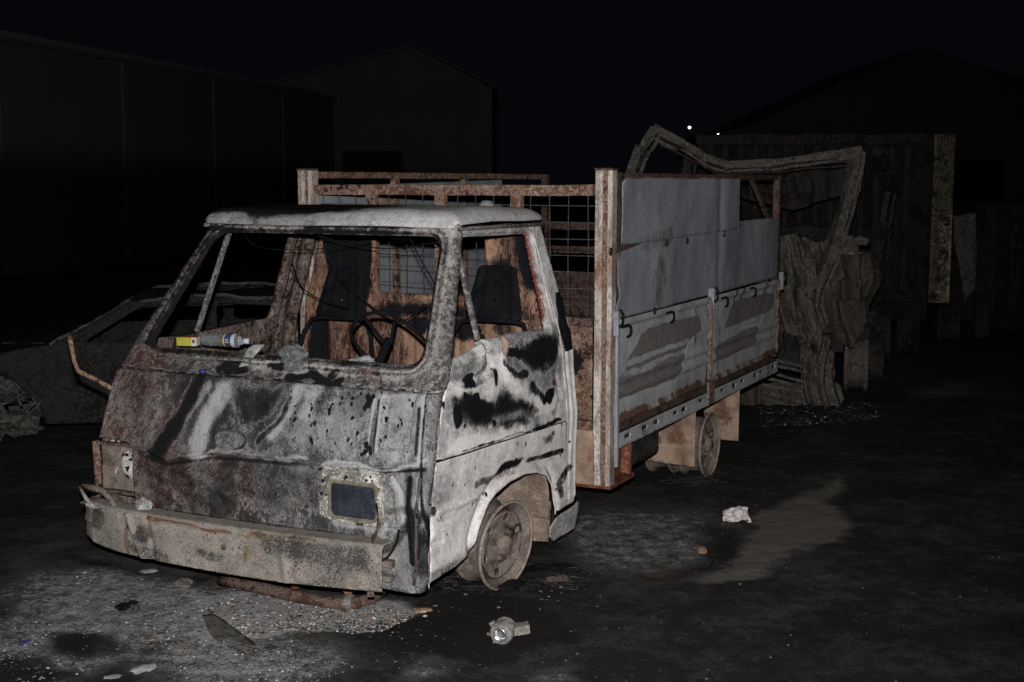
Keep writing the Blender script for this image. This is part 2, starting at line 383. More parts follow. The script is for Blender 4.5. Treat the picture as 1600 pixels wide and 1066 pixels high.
def ground_mat():
    m = bpy.data.materials.new('burnt_yard_ground'); m.use_nodes = True; nt = m.node_tree; N = nt.nodes; L = nt.links
    bs = N['Principled BSDF']
    tc = N.new('ShaderNodeTexCoord'); at = N.new('ShaderNodeAttribute'); at.attribute_name = 'wear'
    sx = N.new('ShaderNodeSeparateColor'); L.new(at.outputs['Color'], sx.inputs[0])
    def noise(s, d, r=.6):
        n = N.new('ShaderNodeTexNoise'); n.inputs['Scale'].default_value = s; n.inputs['Detail'].default_value = d; n.inputs['Roughness'].default_value = r
        L.new(tc.outputs['Object'], n.inputs['Vector'])
        q = N.new('ShaderNodeMapRange'); L.new(n.outputs['Fac'], q.inputs[0]); q.inputs[1].default_value = .3; q.inputs[2].default_value = .7; return q.outputs[0]
    def mth(op, a, b=None, c=None):
        n = N.new('ShaderNodeMath'); n.operation = op
        for i, q in enumerate((a, b, c)):
            if q is None: continue
            if isinstance(q, (int, float)): n.inputs[i].default_value = q
            else: L.new(q, n.inputs[i])
        return n.outputs[0]
    def ramp(v, a, b, lo=0., hi=1.):
        n = N.new('ShaderNodeMapRange'); n.interpolation_type = 'SMOOTHSTEP'; L.new(v, n.inputs[0])
        for i, q in enumerate((a, b, lo, hi)): n.inputs[i+1].default_value = q
        return n.outputs[0]
    def mix(f, a, b, t='MIX'):
        n = N.new('ShaderNodeMixRGB'); n.blend_type = t
        for i, q in enumerate((f, a, b)):
            if isinstance(q, tuple): n.inputs[i].default_value = (*q, 1)
            elif isinstance(q, float): n.inputs[i].default_value = q
            else: L.new(q, n.inputs[i])
        return n.outputs[0]
    n0 = noise(2.2, 8); n1 = noise(11, 8, .72); n2 = noise(60, 6, .75); n3 = noise(230, 3, .7)
    col = mix(n1, (.055, .053, .052), (.12, .115, .11))
    fa = ramp(mth('ADD', mth('ADD', sx.outputs[2], mth('MULTIPLY_ADD', n1, .8, -.4)), mth('MULTIPLY_ADD', n2, .7, -.35)), .15, .95)
    col = mix(fa, col, mix(n2, (.24, .235, .235), (.70, .69, .69)))
    fp = ramp(mth('ADD', at.outputs['Alpha'], mth('ADD', mth('MULTIPLY_ADD', n1, .7, -.35), mth('MULTIPLY_ADD', n2, .5, -.25))), .25, .8); col = mix(fp, col, mix(n3, (.13, .117, .10), (.235, .213, .185)))
    fr = ramp(mth('ADD', sx.outputs[1], mth('MULTIPLY_ADD', n2, 1.0, -.5)), .35, .65); col = mix(fr, col, (.13, .062, .035))
    sv = mth('ADD', sx.outputs[0], mth('ADD', mth('MULTIPLY_ADD', n0, .4, -.2), mth('ADD', mth('MULTIPLY_ADD', n1, .5, -.25), mth('MULTIPLY_ADD', n2, .4, -.2))))
    fs = ramp(sv, .2, .72); col = mix(fs, col, mix(mth('MULTIPLY', n2, mth('MULTIPLY_ADD', n1, .6, mth('MULTIPLY', n0, .4))), (.0045, .0043, .0042), (.040, .036, .033)))
    # sparse pale grains and glass crumbs
    vo = N.new('ShaderNodeTexVoronoi'); vo.inputs['Scale'].default_value = 60; L.new(tc.outputs['Object'], vo.inputs['Vector'])
    cs = N.new('ShaderNodeSeparateColor'); L.new(vo.outputs['Color'], cs.inputs[0])
    gr = mth('MULTIPLY', ramp(vo.outputs['Distance'], .25, .12), ramp(cs.outputs[0], .90, .93)); gr = mth('MULTIPLY', gr, mth('MULTIPLY', ramp(n1, .5, .8), ramp(fs, 1.0, .3, .0, 1.)))
    col = mix(gr, col, (.42, .41, .40))
    L.new(col, bs.inputs['Base Color'])
    rg = ramp(fs, 0, 1, .95, .8); L.new(rg, bs.inputs['Roughness']); bs.inputs['Specular IOR Level'].default_value = .2
    bp = N.new('ShaderNodeBump'); bp.inputs['Strength'].default_value = 1.0; bp.inputs['Distance'].default_value = .02
    L.new(mth('ADD', mth('MULTIPLY', n1, 1.0), mth('ADD', mth('MULTIPLY', n2, .7), mth('MULTIPLY', n3, .3))), bp.inputs['Height']); L.new(bp.outputs[0], bs.inputs['Normal'])
    return m
M['ground'] = ground_mat()
ground = struct(new_mesh('ground', np.c_[GP, GZ], GF, M['ground'], None, True, np.c_[soot, rusty, ash, pale]))

# ------------------------------------------------------------------ buildings far behind, barely reached by the flash
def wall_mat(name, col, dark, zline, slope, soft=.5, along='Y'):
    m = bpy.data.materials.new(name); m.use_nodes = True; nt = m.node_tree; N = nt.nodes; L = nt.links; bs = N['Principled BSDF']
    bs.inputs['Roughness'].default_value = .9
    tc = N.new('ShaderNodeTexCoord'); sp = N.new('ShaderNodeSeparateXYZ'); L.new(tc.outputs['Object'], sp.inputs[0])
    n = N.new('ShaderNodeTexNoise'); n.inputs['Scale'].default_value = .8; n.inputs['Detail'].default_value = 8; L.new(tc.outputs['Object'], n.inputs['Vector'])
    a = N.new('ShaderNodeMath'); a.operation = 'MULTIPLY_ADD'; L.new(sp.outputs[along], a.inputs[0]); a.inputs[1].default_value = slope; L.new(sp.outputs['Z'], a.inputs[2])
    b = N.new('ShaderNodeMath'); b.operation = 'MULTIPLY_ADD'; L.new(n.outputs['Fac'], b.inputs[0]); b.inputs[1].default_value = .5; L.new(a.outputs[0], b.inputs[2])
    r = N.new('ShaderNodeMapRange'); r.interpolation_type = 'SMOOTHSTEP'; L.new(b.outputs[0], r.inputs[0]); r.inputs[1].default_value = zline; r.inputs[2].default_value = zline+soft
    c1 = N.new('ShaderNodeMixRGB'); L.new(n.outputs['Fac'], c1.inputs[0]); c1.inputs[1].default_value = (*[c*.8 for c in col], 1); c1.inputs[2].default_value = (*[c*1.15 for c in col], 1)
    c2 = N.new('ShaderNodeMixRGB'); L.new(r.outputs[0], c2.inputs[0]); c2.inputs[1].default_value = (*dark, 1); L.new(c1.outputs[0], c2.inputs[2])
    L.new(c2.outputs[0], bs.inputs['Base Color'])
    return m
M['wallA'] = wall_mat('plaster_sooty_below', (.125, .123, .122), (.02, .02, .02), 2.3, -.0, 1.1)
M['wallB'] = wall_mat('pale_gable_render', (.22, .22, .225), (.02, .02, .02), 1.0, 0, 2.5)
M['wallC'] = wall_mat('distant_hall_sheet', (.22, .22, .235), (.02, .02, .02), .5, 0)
M['roofdark'] = plain('weathered_roof_sheet', (.20, .20, .21), .9)
M['shutter'] = plain('dark_steel_shutter', (.05, .05, .052), .8)
a0 = Vector((-10.85, 27.8, 0)); a1 = Vector((-6.44, 48.0, 0)); dA = (a1-a0).normalized(); nA = Vector((-dA.y, dA.x, 0))
wa = empty('warehouse', (a0.x, a0.y, 0), math.atan2(dA.y, dA.x))
LA = (a1-a0).length
tag(wa, 'long pale warehouse with soot-black lower wall behind the burnt car', 'building')
b = MB()
b.b(-9, 0, -.05, LA, .3, 5.04); b.build('wall', M['wallA'], wa)
b = MB(); b.b(LA-.3, .3, -.05, LA, 13, 5.04); b.build('end_wall', M['wallA'], wa)
b = MB(); b.b(-9.2, .35, 5.06, LA-.35, 13, 5.25); b.build('roof', M['roofdark'], wa)
b = MB(); b.b(-9.2, -.12, 4.96, LA+.02, -.004, 5.045); b.build('gutter', M['wallA'], wa)
for k in range(5):
    b = MB(); b.b(-5+k*5.2, -.06, -.05, -4.75+k*5.2, -.002, 4.95); b.build('pilaster', M['wallA'], wa)
def gable_building(name, label, org, rz, w, dpt, eave, peak, px, mat):
    e = empty(name, org, rz); tag(e, label, 'building')
    b = MB(); vs = [(0, 0, -.05), (w, 0, -.05), (w, 0, eave), (px, 0, peak), (0, 0, eave)]
    vs += [(x, .3, z) for x, y, z in vs]
    b.add(vs, [(0, 1, 2, 3, 4), (9, 8, 7, 6, 5), (0, 5, 6, 1), (1, 6, 7, 2), (2, 7, 8, 3), (3, 8, 9, 4), (4, 9, 5, 0)]); b.build('gable_wall', mat, e)
    b = MB(); b.b(w-.3, .31, -.05, w, dpt, eave-.02); b.build('side_wall', mat, e)
    b = MB(); b.add([(-.2, -.15, eave-.02), (px, -.15, peak+.03), (px, dpt, peak+.03), (-.2, dpt, eave-.02), (-.2, -.15, eave+.1), (px, -.15, peak+.15), (px, dpt, peak+.15), (-.2, dpt, eave+.1)],
                    [(0, 1, 2, 3), (7, 6, 5, 4), (0, 4, 5, 1), (2, 6, 7, 3), (0, 3, 7, 4)]); b.build('roof', M['roofdark'], e)
    b = MB(); b.add([(w+.2, -.15, eave-.02), (px+.003, -.15, peak+.03), (px+.003, dpt, peak+.03), (w+.2, dpt, eave-.02), (w+.2, -.15, eave+.1), (px+.003, -.15, peak+.15), (px+.003, dpt, peak+.15), (w+.2, dpt, eave+.1)],
                    [(3, 2, 1, 0), (4, 5, 6, 7), (1, 5, 4, 0), (3, 7, 6, 2), (4, 7, 3, 0)]); b.build('roof', M['roofdark'], e)
    b = MB(); b.b(w*.36, -.05, -.05, w*.62, -.003, 3.4); b.build('door', M['shutter'], e)
    return e
gable_building('gable_hall', 'pale gabled hall beyond the end of the long warehouse', (-11.5, 60, 0), 0, 10.6, 18, 6.2, 8.0, 7.1, M['wallB'])
gable_building('distant_hall', 'faint wide gabled hall in the dark behind the container', (15.5, 85, 0), 0, 26, 25, 5.6, 10.4, 10.5, M['wallC'])

# two lit lamps far off
def far_lamp(name, x, y, z, r, label):
    e = empty(name, (x, y, 0)); tag(e, label, 'street lamp', 'lit lamps in the distance')
    b = MB(); b.tube([(0, 0, -.05), (0, 0, z-.15)], [.09, .05], 8); b.build('pole', M['roofdark'], e)
    m = bpy.data.materials.new('lit_lamp_glass'); m.use_nodes = True; nt = m.node_tree; bs = nt.nodes['Principled BSDF']
    bs.inputs['Emission Color'].default_value = (1, .97, .88, 1); bs.inputs['Emission Strength'].default_value = 6.
    b = MB(); b.lathe([(.001, -r), (r*.7, -r*.7), (r, 0), (r*.7, r*.6), (.001, r*.8)], (0, 0, z), (0, 0, 1), 12); b.build('lamp_glass', m, e, True)
    b = MB(); b.lathe([(.001, r*.95), (r*1.1, r*.8), (r*1.15, r*.7), (.001, r*.7)], (0, 0, z), (0, 0, 1), 12); b.build('lamp_cap', M['roofdark'], e)
far_lamp('street_lamp', 20.05, 150, 8.15, .17, 'brighter left lamp of two lit points above the wrecked lorry cab')
far_lamp('street_lamp', 23.27, 150, 7.5, .13, 'dimmer right lamp of two lit points above the wrecked lorry cab')

# ================================================================== THE BURNT TRUCK
TH = R(26.2)
xa = Vector((math.cos(TH), -math.sin(TH), 0))
OT = Vector((-.377, 5.6, 0))-xa*.925
truck = empty('flatbed_truck', OT, -TH)
tag(truck, 'burnt-out small cargo truck with scorched cab and high-sided bed', 'truck')
ZS = [.15, .3, .75, 1.1, 1.2, 1.75, 1.80]; XS = [.90, .925, .945, .92, .905, .745, .735]
ZF = [.15, .44, .60, .75, .85, 1.0, 1.06, 1.075, 1.10, 1.17, 1.75, 1.80]; YF = [-.03, -.04, -.045, -.01, .02, .075, .10, .12, .16, .20, .62, .635]
def xs(z): return np.interp(z, ZS, XS)
def smooth_interp(z, a, b_):
    return (np.interp(z-.012, a, b_)+np.interp(z, a, b_)*2+np.interp(z+.012, a, b_))/4
def yc(z): return smooth_interp(z, ZF, YF)
def hw(z): return xs(z)
def groove(U, pts, w, d): return d*np.exp(-(dpoly(U, pts)/w)**2)
def front_map(U):
    x, z = U[:, 0], U[:, 1]; h = hw(z); r = .055
    t = np.clip(np.abs(x)-(h-r), 0, r*.999)
    y = yc(z)+.012*(x/h)**2+(r-np.sqrt(r*r-t*t))
    e = np.zeros(len(x))                                   # + = outward
    e += (fbm(U, 2.5, 3, 3)-.5)*.035*(z < 1.09)+(fbm(U, 7, 3, 13)-.5)*.010
    # crumpled lower left of the nose panel
    cr = area(U, [(-0.635,0.672),(0.094,0.766),(0.454,0.727),(0.329,0.513),(-0.534,0.447)], .06)
    e += cr*(np.sin((z*1.0+x*.35+.10*fbm(U, 4, 3, 8))*70)*.005+(fbm(U, 12, 3, 31)-.5)*.024)
    # folded bonnet edges
    e += groove(U, [(-0.882,1.002),(-0.901,0.725),(-0.580,0.707)], .009, .016)-groove(U, [(-0.911,1.000),(-0.933,0.716)], .008, .012)
    e += groove(U, [(-0.580,0.707),(-0.489,0.682),(-0.234,0.734),(0.312,0.748)], .009, .009)-groove(U, [(-0.597,0.684),(-0.485,0.658),(-0.231,0.714),(0.314,0.731)], .008, .010)
    e -= groove(U, [(-0.576,0.843),(-0.537,0.905),(-0.481,1.028)], .035, .012)
    # pressed panel on the right corner
    rec = area(U, [(0.660,1.047),(0.817,1.057),(0.825,0.832),(0.682,0.819)], .008); e -= rec*.018
    e += groove(U, [(0.651,1.067),(0.666,0.796)], .007, .007)+groove(U, [(0.697,1.060),(0.698,0.804)], .006, .005)
    e += groove(U, [(0.401,0.734),(0.688,0.746),(0.896,0.773)], .007, .008)-groove(U, [(0.403,0.720),(0.690,0.733),(0.898,0.760)], .006, .008)
    # lamp surround
    e += groove(U, [(0.411,0.709),(0.427,0.524),(0.467,0.484),(0.737,0.495)], .008, .008)
    e += groove(U, [(0.735,0.712),(0.793,0.649),(0.810,0.524)], .010, .011)-groove(U, [(0.765,0.715),(0.826,0.647),(0.842,0.528)], .010, .008)
    e += groove(U, [(0.861,0.751),(0.879,0.344)], .008, .007)-groove(U, [(0.899,0.755),(0.918,0.335)], .008, .007)
    e -= groove(U, [(0.763,0.481),(0.893,0.497)], .008, .010)
    ov = np.hypot((x-([(-0.133,0.798)][0][0]))/.085, (z-([(-0.133,0.798)][0][1]))/.043); e += .007*np.exp(-((ov-1)/.12)**2)-.004*(ov < .9)
    # cowl ledge dents
    e -= .012*ell(U, [(-0.178,1.121)][0], .06, .02)+.014*ell(U, [(0.022,1.135)][0], .09, .022)
    return np.c_[np.where(x < 0, x*1.034, x), y-e, z]
def front_col(U, P):
    x, z = U[:, 0], U[:, 1]
    W = U+np.c_[fbm(U, 7, 4, 2)-.5, fbm(U, 7, 4, 4)-.5]*.10
    s = np.full(len(x), .16); rr = np.full(len(x), .12); a = np.full(len(x), .05); k = np.zeros(len(x))
    left = 1-sm(x, -.80, -.25); rr += .62*left; s += .14*left; a_l = left
    right = sm(x, .1, .5); rr += .18*sm(fbm(U, 3, 3, 71), .48, .62); a += .20*right-.06*a_l
    # streaks down the bonnet
    a += .72*line(W, [(-0.222,1.030),(-0.258,0.925),(-0.329,0.729)], .045)+.70*line(W, [(0.203,1.063),(0.157,0.927),(0.098,0.838)], .034)+.5*line(W, [(-0.301,1.040),(-0.356,0.962),(-0.398,0.886)], .02)
    a += .25*line(W, [(-0.584,0.902),(-0.619,0.749)], .03)+.5*line(W, [(0.295,1.071),(0.273,0.964)], .04)+.3*area(W, [(0.231,0.961),(0.546,0.956),(0.577,0.808),(0.165,0.772)], .08)
    s += .72*line(W, [(-0.361,1.059),(-0.400,0.950),(-0.468,0.836),(-0.533,0.708)], .034, .8)
    s += .50*area(W, [(-0.150,1.044),(0.116,1.058),(0.046,0.905),(-0.009,0.829),(-0.136,0.891)], .05)+.5*line(W, [(0.168,0.999),(0.150,0.927),(0.033,0.798)], .016)
    s += .30*area(W, [(0.415,1.063),(0.621,1.070),(0.605,0.920),(0.485,0.924)], .06)
    s += .30*area(W, [(-0.638,0.693),(0.098,0.746),(0.387,0.707),(0.415,0.487),(-0.576,0.410)], .06); rr += .25*area(W, [(-0.638,0.693),(0.098,0.746),(0.387,0.707),(0.415,0.487),(-0.576,0.410)], .06)
    a += .22*line(W, [(-0.493,0.609),(-0.329,0.589),(-0.144,0.637)], .008)+.2*line(W, [(-0.333,0.516),(-0.066,0.615),(0.040,0.645)], .008)+.2*line(W, [(-0.370,0.544),(-0.177,0.586)], .006)
    s += .15*line(W, [(-0.910,0.970),(-0.895,0.757)], .03)
    k += 1.7*area(W, [(0.157,1.041),(0.615,1.070),(0.627,0.812),(0.201,0.775)], .08)+.8*area(W, [(0.518,1.064),(0.861,1.084),(0.934,0.798),(0.584,0.767)], .05)
    # corner panel, lamp surround, valance
    a += .30*area(W, [(0.619,1.065),(0.865,1.080),(0.928,0.771),(0.663,0.796)], .03)+.45*area(W, [(0.454,0.727),(0.722,0.738),(0.728,0.692),(0.461,0.677)], .02)
    a += .22*area(W, [(0.724,0.725),(0.940,0.759),(0.951,0.267),(0.727,0.206)], .03); s += .26*area(W, [(0.821,0.734),(0.940,0.759),(0.952,0.296),(0.861,0.283)], .03)+.22*area(W, [(0.736,0.472),(0.958,0.498),(0.950,0.238),(0.726,0.191)], .05)
    s += .3*line(W, [(0.722,0.558),(0.901,0.549),(0.733,0.384)], .02)
    a += .5*line(W, [(0.450,0.491),(0.736,0.483)], .02)
    # pressed edges lined pale and grooves dark in the colour, so the relief shows
    V = U+(W-U)*.15
    a += .75*line(U, [(0.660,1.047),(0.817,1.057),(0.825,0.832)], .0045)+.7*line(U, [(0.612,1.049),(0.627,0.793)], .0045)+.5*line(U, [(0.648,1.041),(0.670,0.813)], .004)+.45*line(V, [(0.853,1.079),(0.934,0.351)], .008)+.5*line(V, [(0.758,0.714),(0.816,0.646),(0.829,0.526)], .006)
    s += .5*line(V, [(0.845,1.006),(0.867,0.814)], .010)+.55*line(V, [(0.387,0.713),(0.690,0.727),(0.915,0.754)], .006)+.45*line(V, [(0.637,1.032),(0.653,0.814)], .006)+.25*line(V, [(-0.607,0.677),(-0.484,0.652),(-0.230,0.705),(0.315,0.723)], .007)+.5*line(V, [(0.856,0.710),(0.873,0.343)], .012)+.5*line(V, [(0.865,1.080),(0.947,0.353)], .005)
    a += .6*line(W, [(-0.890,1.002),(-0.909,0.724),(-0.580,0.707)], .008)+.5*line(W, [(-0.489,0.682),(-0.234,0.734),(0.312,0.748)], .008)+.6*line(W, [(0.408,0.734),(0.688,0.749),(0.912,0.775)], .007)
    k += .35*(x > .3); ov = np.hypot((x-([(-0.133,0.798)][0][0]))/.085, (z-([(-0.133,0.798)][0][1]))/.043); s = np.where(ov < 1, np.minimum(s, .15), s); a += .22*(ov < 1)+.0; s += .5*np.exp(-((ov-1.05)/.07)**2)*(x > [(-0.111,0.800)][0][0])
    return np.c_[s, rr, a, k]
NOSE = [(-.955, .745), (-.74, .735), (-.685, .72), (-.665, .430), (.60, .430), (.605, .33), (.62, .215), (.76, .205), (hw(.2), .20)]
NOSE += [(hw(z), z) for z in np.arange(.25, 1.075, .04)]+[(hw(1.074), 1.074)]
NOSE += [(-hw(z), z) for z in np.arange(1.074, .75, -.04)]
LAMP = rrect(.446, .506, .704, .668, .03)
patch('front_panel', NOSE, [LAMP], .0065, front_map, [M['front'], M['under']], truck, .005, front_col)

WSH = roundpoly([(-.775, 1.178), (.775, 1.178), (.655, 1.742), (-.655, 1.742)], .075, 6)
WFR = [(x*1.0, 1.082) for x in np.linspace(-hw(1.082), hw(1.082), 9)]+[(hw(z), z) for z in np.arange(1.12, 1.80, .04)]+[(hw(1.80), 1.80), (-hw(1.80), 1.80)]+[(-hw(z), z) for z in np.arange(1.76, 1.10, -.04)]
def wframe_map(U):
    P = front_map(U); z = U[:, 1]
    rim = dpoly(U, WSH, True)
    P[:, 1] += .016*np.exp(-(rim/.012)**2)-.008*np.exp(-((rim-.028)/.009)**2)+.006*np.exp(-((rim-.05)/.008)**2)
    return P
def wframe_col(U, P):
    x, z = U[:, 0], U[:, 1]; W = U+np.c_[fbm(U, 9, 4, 2)-.5, fbm(U, 9, 4, 4)-.5]*.08
    s = np.full(len(x), .15); rr = np.full(len(x), .06); a = np.full(len(x), .10)
    a += .10*sm(x, .2, .75)+.30*(z > 1.74); s += .10; rr += .32*(z > 1.185)*(1-sm(x, -.2, .5))*(z < 1.74)
    low = z < 1.185
    rr += low*(.55*(1-sm(x, -.75, -.4))+.05); s += .25*(1-sm(x, -.9, -.2))*(1-low)
    a += low*.42*area(W, [(-0.169,1.145),(-0.030,1.173),(0.243,1.176),(0.396,1.149),(0.342,1.104),(-0.086,1.093)], .03)
    s += low*(.75*line(W, [(0.102,1.090),(0.311,1.097),(0.393,1.086)], .014)+.5*ell(W, [(-0.232,1.112)][0], .09, .03)+.6*ell(W, [(0.025,1.130)][0], .07, .018)+.5*ell(W, [(0.332,1.131)][0], .03, .02))
    rr += low*.5*line(W, [(0.450,1.143),(0.573,1.140),(0.619,1.104)], .012)+.9*low*ell(W, [(0.560,1.147)][0], .014, .014)
    rim = dpoly(U, WSH, True); s += .38*np.exp(-((rim-.010)/.012)**2)+.25*np.exp(-((rim-.042)/.006)**2); a += .32*np.exp(-((rim-.030)/.006)**2)+.30*np.exp(-((rim-.058)/.008)**2)+.3*sm(x, .55, .75)*(z > 1.185)*np.exp(-((rim-.07)/.02)**2)
    a += .14*low*sm(x, .35, .6); s += .25*(z > 1.745)*sm(vnoise(U*np.array([.6, 3]), 5, 5), .45, .6)
    rr += .25*(1-low)*np.exp(-((rim-.03)/.02)**2)
    return np.c_[s, rr, a, np.zeros(len(x))]
patch('windscreen_frame', WFR, [WSH], .0075, wframe_map, [M['wsframe'], M['frame']], truck, .03, wframe_col, rim_in=1)

# ---- sides of the cab
def side_map(sgn, em=None):
    def f(U):
        y, z = U[:, 0], U[:, 1]; x = xs(z).copy()
        e = (fbm(U, 3, 3, 5)-.5)*.026*(U[:, 1] < 1.24)+(fbm(U, 9, 3, 15)-.5)*.006
        if em is not None: e += em(U)
        rb = np.clip(y-1.60, 0, .07); x = x+e-(.07-np.sqrt(np.maximum(.07**2-rb**2, 0)))*.8
        return np.c_[sgn*x*(1.034 if sgn < 0 else 1), y, z]
    return f
def yfr(z): return yc(z)+.012+.056
SEAMZ = lambda y: .779-.034*(y-.1)
WIN = roundpoly([(0.199,1.213),(0.560,1.740),(1.406,1.728),(1.350,1.238),(0.929,1.258),(0.652,1.256),(0.517,1.226),(0.381,1.206)], .035, 4)
DOOR = [(yfr(z), z) for z in np.arange(.79, 1.77, .04)]+[(.69, 1.785), (1.455, 1.775), (1.462, 1.25), (1.475, 1.0), (1.475, SEAMZ(1.475)+.004), (.12, SEAMZ(.12)+.004)]
DOOR = [DOOR[0]]+DOOR[1:]
def door_em(U):
    e = np.zeros(len(U))
    e += groove(U, [(.1, .79), (1.46, .74)], .012, .006)
    d = dpoly(U, WIN, True); e += -.016*np.exp(-(d/.012)**2)+.008*np.exp(-((d-.035)/.01)**2)-.006*np.exp(-((d-.06)/.01)**2)*(U[:, 1] > 1.27)
    e -= groove(U, [(0.647,1.247),(0.644,1.193),(0.654,1.137),(0.590,1.097),(0.436,1.099),(0.216,1.100)], .020, .020)
    e += groove(U, [(0.587,1.236),(0.569,1.160),(0.491,1.116)], .03, .014)
    e += groove(U, [(0.790,1.213),(0.790,1.133),(0.829,1.053),(0.989,0.960)], .035, .010)
    e += groove(U, [(1.468,1.159),(1.384,0.999),(1.415,0.872),(1.350,0.773)], .015, -.012)
    e += groove(U, [(0.608,0.856),(0.772,0.854),(0.942,0.839),(1.055,0.801)], .018, .010)-groove(U, [(0.657,0.823),(0.933,0.782)], .02, .012)
    return e
def door_col(U, P):
    y, z = U[:, 0], U[:, 1]
    W = U+np.c_[fbm(U, 8, 4, 2)-.5, fbm(U, 8, 4, 4)-.5]*.12+np.c_[fbm(U, 30, 2, 6)-.5, fbm(U, 30, 2, 7)-.5]*.03
    s = np.full(len(y), -.02); rr = np.zeros(len(y)); a = np.full(len(y), .46)
    up = sm(z, 1.24, 1.30)
    # big soot flares
    s += .72*area(W, [(0.860,1.181),(1.012,1.202),(1.208,1.226),(1.414,1.225),(1.421,1.144),(1.362,1.069),(1.233,1.065),(1.093,1.057),(0.983,1.109),(0.966,1.149)], .06)
    s += .62*line(W, [(0.776,1.134),(0.862,1.086),(1.001,1.043)], .022)+.45*line(W, [(0.808,1.193),(0.969,1.162)], .02)
    s += .72*area(W, [(0.421,0.994),(0.522,0.991),(0.680,0.980),(0.793,0.998),(0.956,0.939),(1.123,0.849),(1.060,0.836),(0.887,0.861),(0.691,0.867),(0.546,0.884),(0.462,0.928)], .06)
    s += .42*area(W, [(0.243,1.038),(0.425,1.023),(0.625,0.976),(0.584,0.872),(0.347,0.917),(0.258,0.972)], .05)
    for c, r1, r2 in (([(0.435,1.096)][0], .05, .035), ([(0.686,1.072)][0], .022, .04), ([(0.278,0.948)][0], .036, .045),
                      ([(0.472,0.998)][0], .03, .03), ([(0.369,1.026)][0], .015, .02), ([(0.387,0.976)][0], .012, .02), ([(0.436,0.968)][0], .012, .018),
                      ([(0.165,1.024)][0], .012, .016), ([(0.342,0.897)][0], .008, .01)):
        s += .80*ell(U*.6+W*.4, c, r1, r2, .4)
    s += .5*line(W, [(0.371,1.081),(0.481,1.063),(0.585,1.067),(0.656,1.094)], .014)
    s += .62*line(W, [(1.052,0.984),(1.106,0.937),(1.224,0.900)], .022)+.9*ell(W, [(1.281,0.905)][0], .05, .05)
    rr += .9*ell(U, [(1.345,0.957)][0], .025, .02)
    s += .55*area(W, [(0.675,0.851),(0.771,0.848),(0.942,0.839),(1.041,0.803),(0.933,0.782),(0.764,0.798)], .02)+.5*ell(W, [(0.628,0.852)][0], .022)
    s += .6*area(W, [(1.052,0.775),(1.414,0.742),(1.351,0.711),(1.109,0.746)], .02)
    s += .4*line(W, [(1.435,0.897),(1.410,0.839),(1.320,0.791),(1.115,0.791)], .025)
    s += .60*line(U+(W-U)*.25, [(.30, .784), (.7, .77), (1.05, .758), (1.40, .748)], .006)
    # grey halo round the soot, white heat-bleached areas
    a -= .42*area(W, [(0.781,1.196),(1.022,1.220),(1.219,1.245),(1.465,1.227),(1.441,1.053),(1.378,0.959),(1.201,0.957),(0.997,1.017),(0.813,1.117)], .08)+.45*area(W, [(0.210,1.055),(0.427,1.041),(0.683,0.998),(0.797,1.026),(0.989,0.960),(1.182,0.827),(1.057,0.814),(0.686,0.830),(0.503,0.855),(0.309,0.905),(0.222,0.972)], .07)
    s += .20*area(W, [(0.781,1.196),(1.022,1.220),(1.219,1.245),(1.465,1.227),(1.441,1.053),(1.378,0.959),(1.201,0.957),(0.997,1.017),(0.813,1.117)], .08)+.18*area(W, [(0.210,1.055),(0.427,1.041),(0.683,0.998),(0.797,1.026),(0.989,0.960),(1.182,0.827),(1.057,0.814),(0.686,0.830),(0.503,0.855),(0.309,0.905),(0.222,0.972)], .07)
    a += .45*line(W, [(0.733,1.127),(0.827,1.040),(0.986,0.942),(1.185,0.846),(1.294,0.829)], .06)+.35*line(W, [(0.136,1.105),(0.429,1.052),(0.744,1.045)], .045)
    a += .55*area(W, [(0.267,0.866),(0.402,0.866),(0.579,0.836),(0.601,0.808),(0.960,0.765),(0.930,0.738),(0.338,0.768),(0.176,0.812)], .05)
    a += .2*area(W, [(1.461,1.139),(1.646,1.049),(1.615,0.631),(1.440,0.662)], .03)
    a -= .28*area(W, [(0.151,1.199),(0.556,1.161),(0.589,1.091),(0.361,1.097),(0.139,1.116)], .05)
    s += .28*area(W, [(0.072,1.058),(0.155,1.000),(0.188,0.902),(0.098,0.838),(0.054,0.846)], .05); rr += .12*area(W, [(0.072,1.058),(0.177,0.985),(0.185,0.880),(0.065,0.844)], .05)
    # window frame
    a = a*(1-up)+up*(.36+.5*sm(y, 1.40, 1.46)); d = dpoly(U, WIN, True)
    rr += up*.55*np.exp(-(d/.02)**2)*(y > 1.2)+up*.15; s += up*(.45*np.exp(-((d-.012)/.012)**2)+.12*(y < .6))
    return np.c_[s, rr, a, np.full(len(y), .45)*(1-up)]
door = patch('door', DOOR, [WIN], .0068, side_map(1, door_em), [M['door'], M['black']], truck, .03, door_col, flip=False, rim_in=0)
ARCH = [(0.441,0.334),(0.466,0.384),(0.547,0.477),(0.633,0.521),(0.787,0.546),(0.949,0.549),(1.087,0.529),(1.214,0.488),(1.274,0.421),(1.343,0.249)]
FRB = [(0.026,0.240),(0.274,0.252),(0.419,0.283)]
PANEL = [(yfr(z), z) for z in np.arange(.20, .775, .04)][::1]
PANEL = [(yfr(.775), .775)]+[(1.48, SEAMZ(1.48)-.004), (1.482, 1.0), (1.468, 1.25), (1.462, 1.785), (1.575, 1.785), (1.60, 1.34), (1.655, 1.10), (1.672, .26)]+ARCH[::-1]+FRB[::-1]+[(yfr(.22), .205)]+[(yfr(z), z) for z in np.arange(.24, .76, .04)]
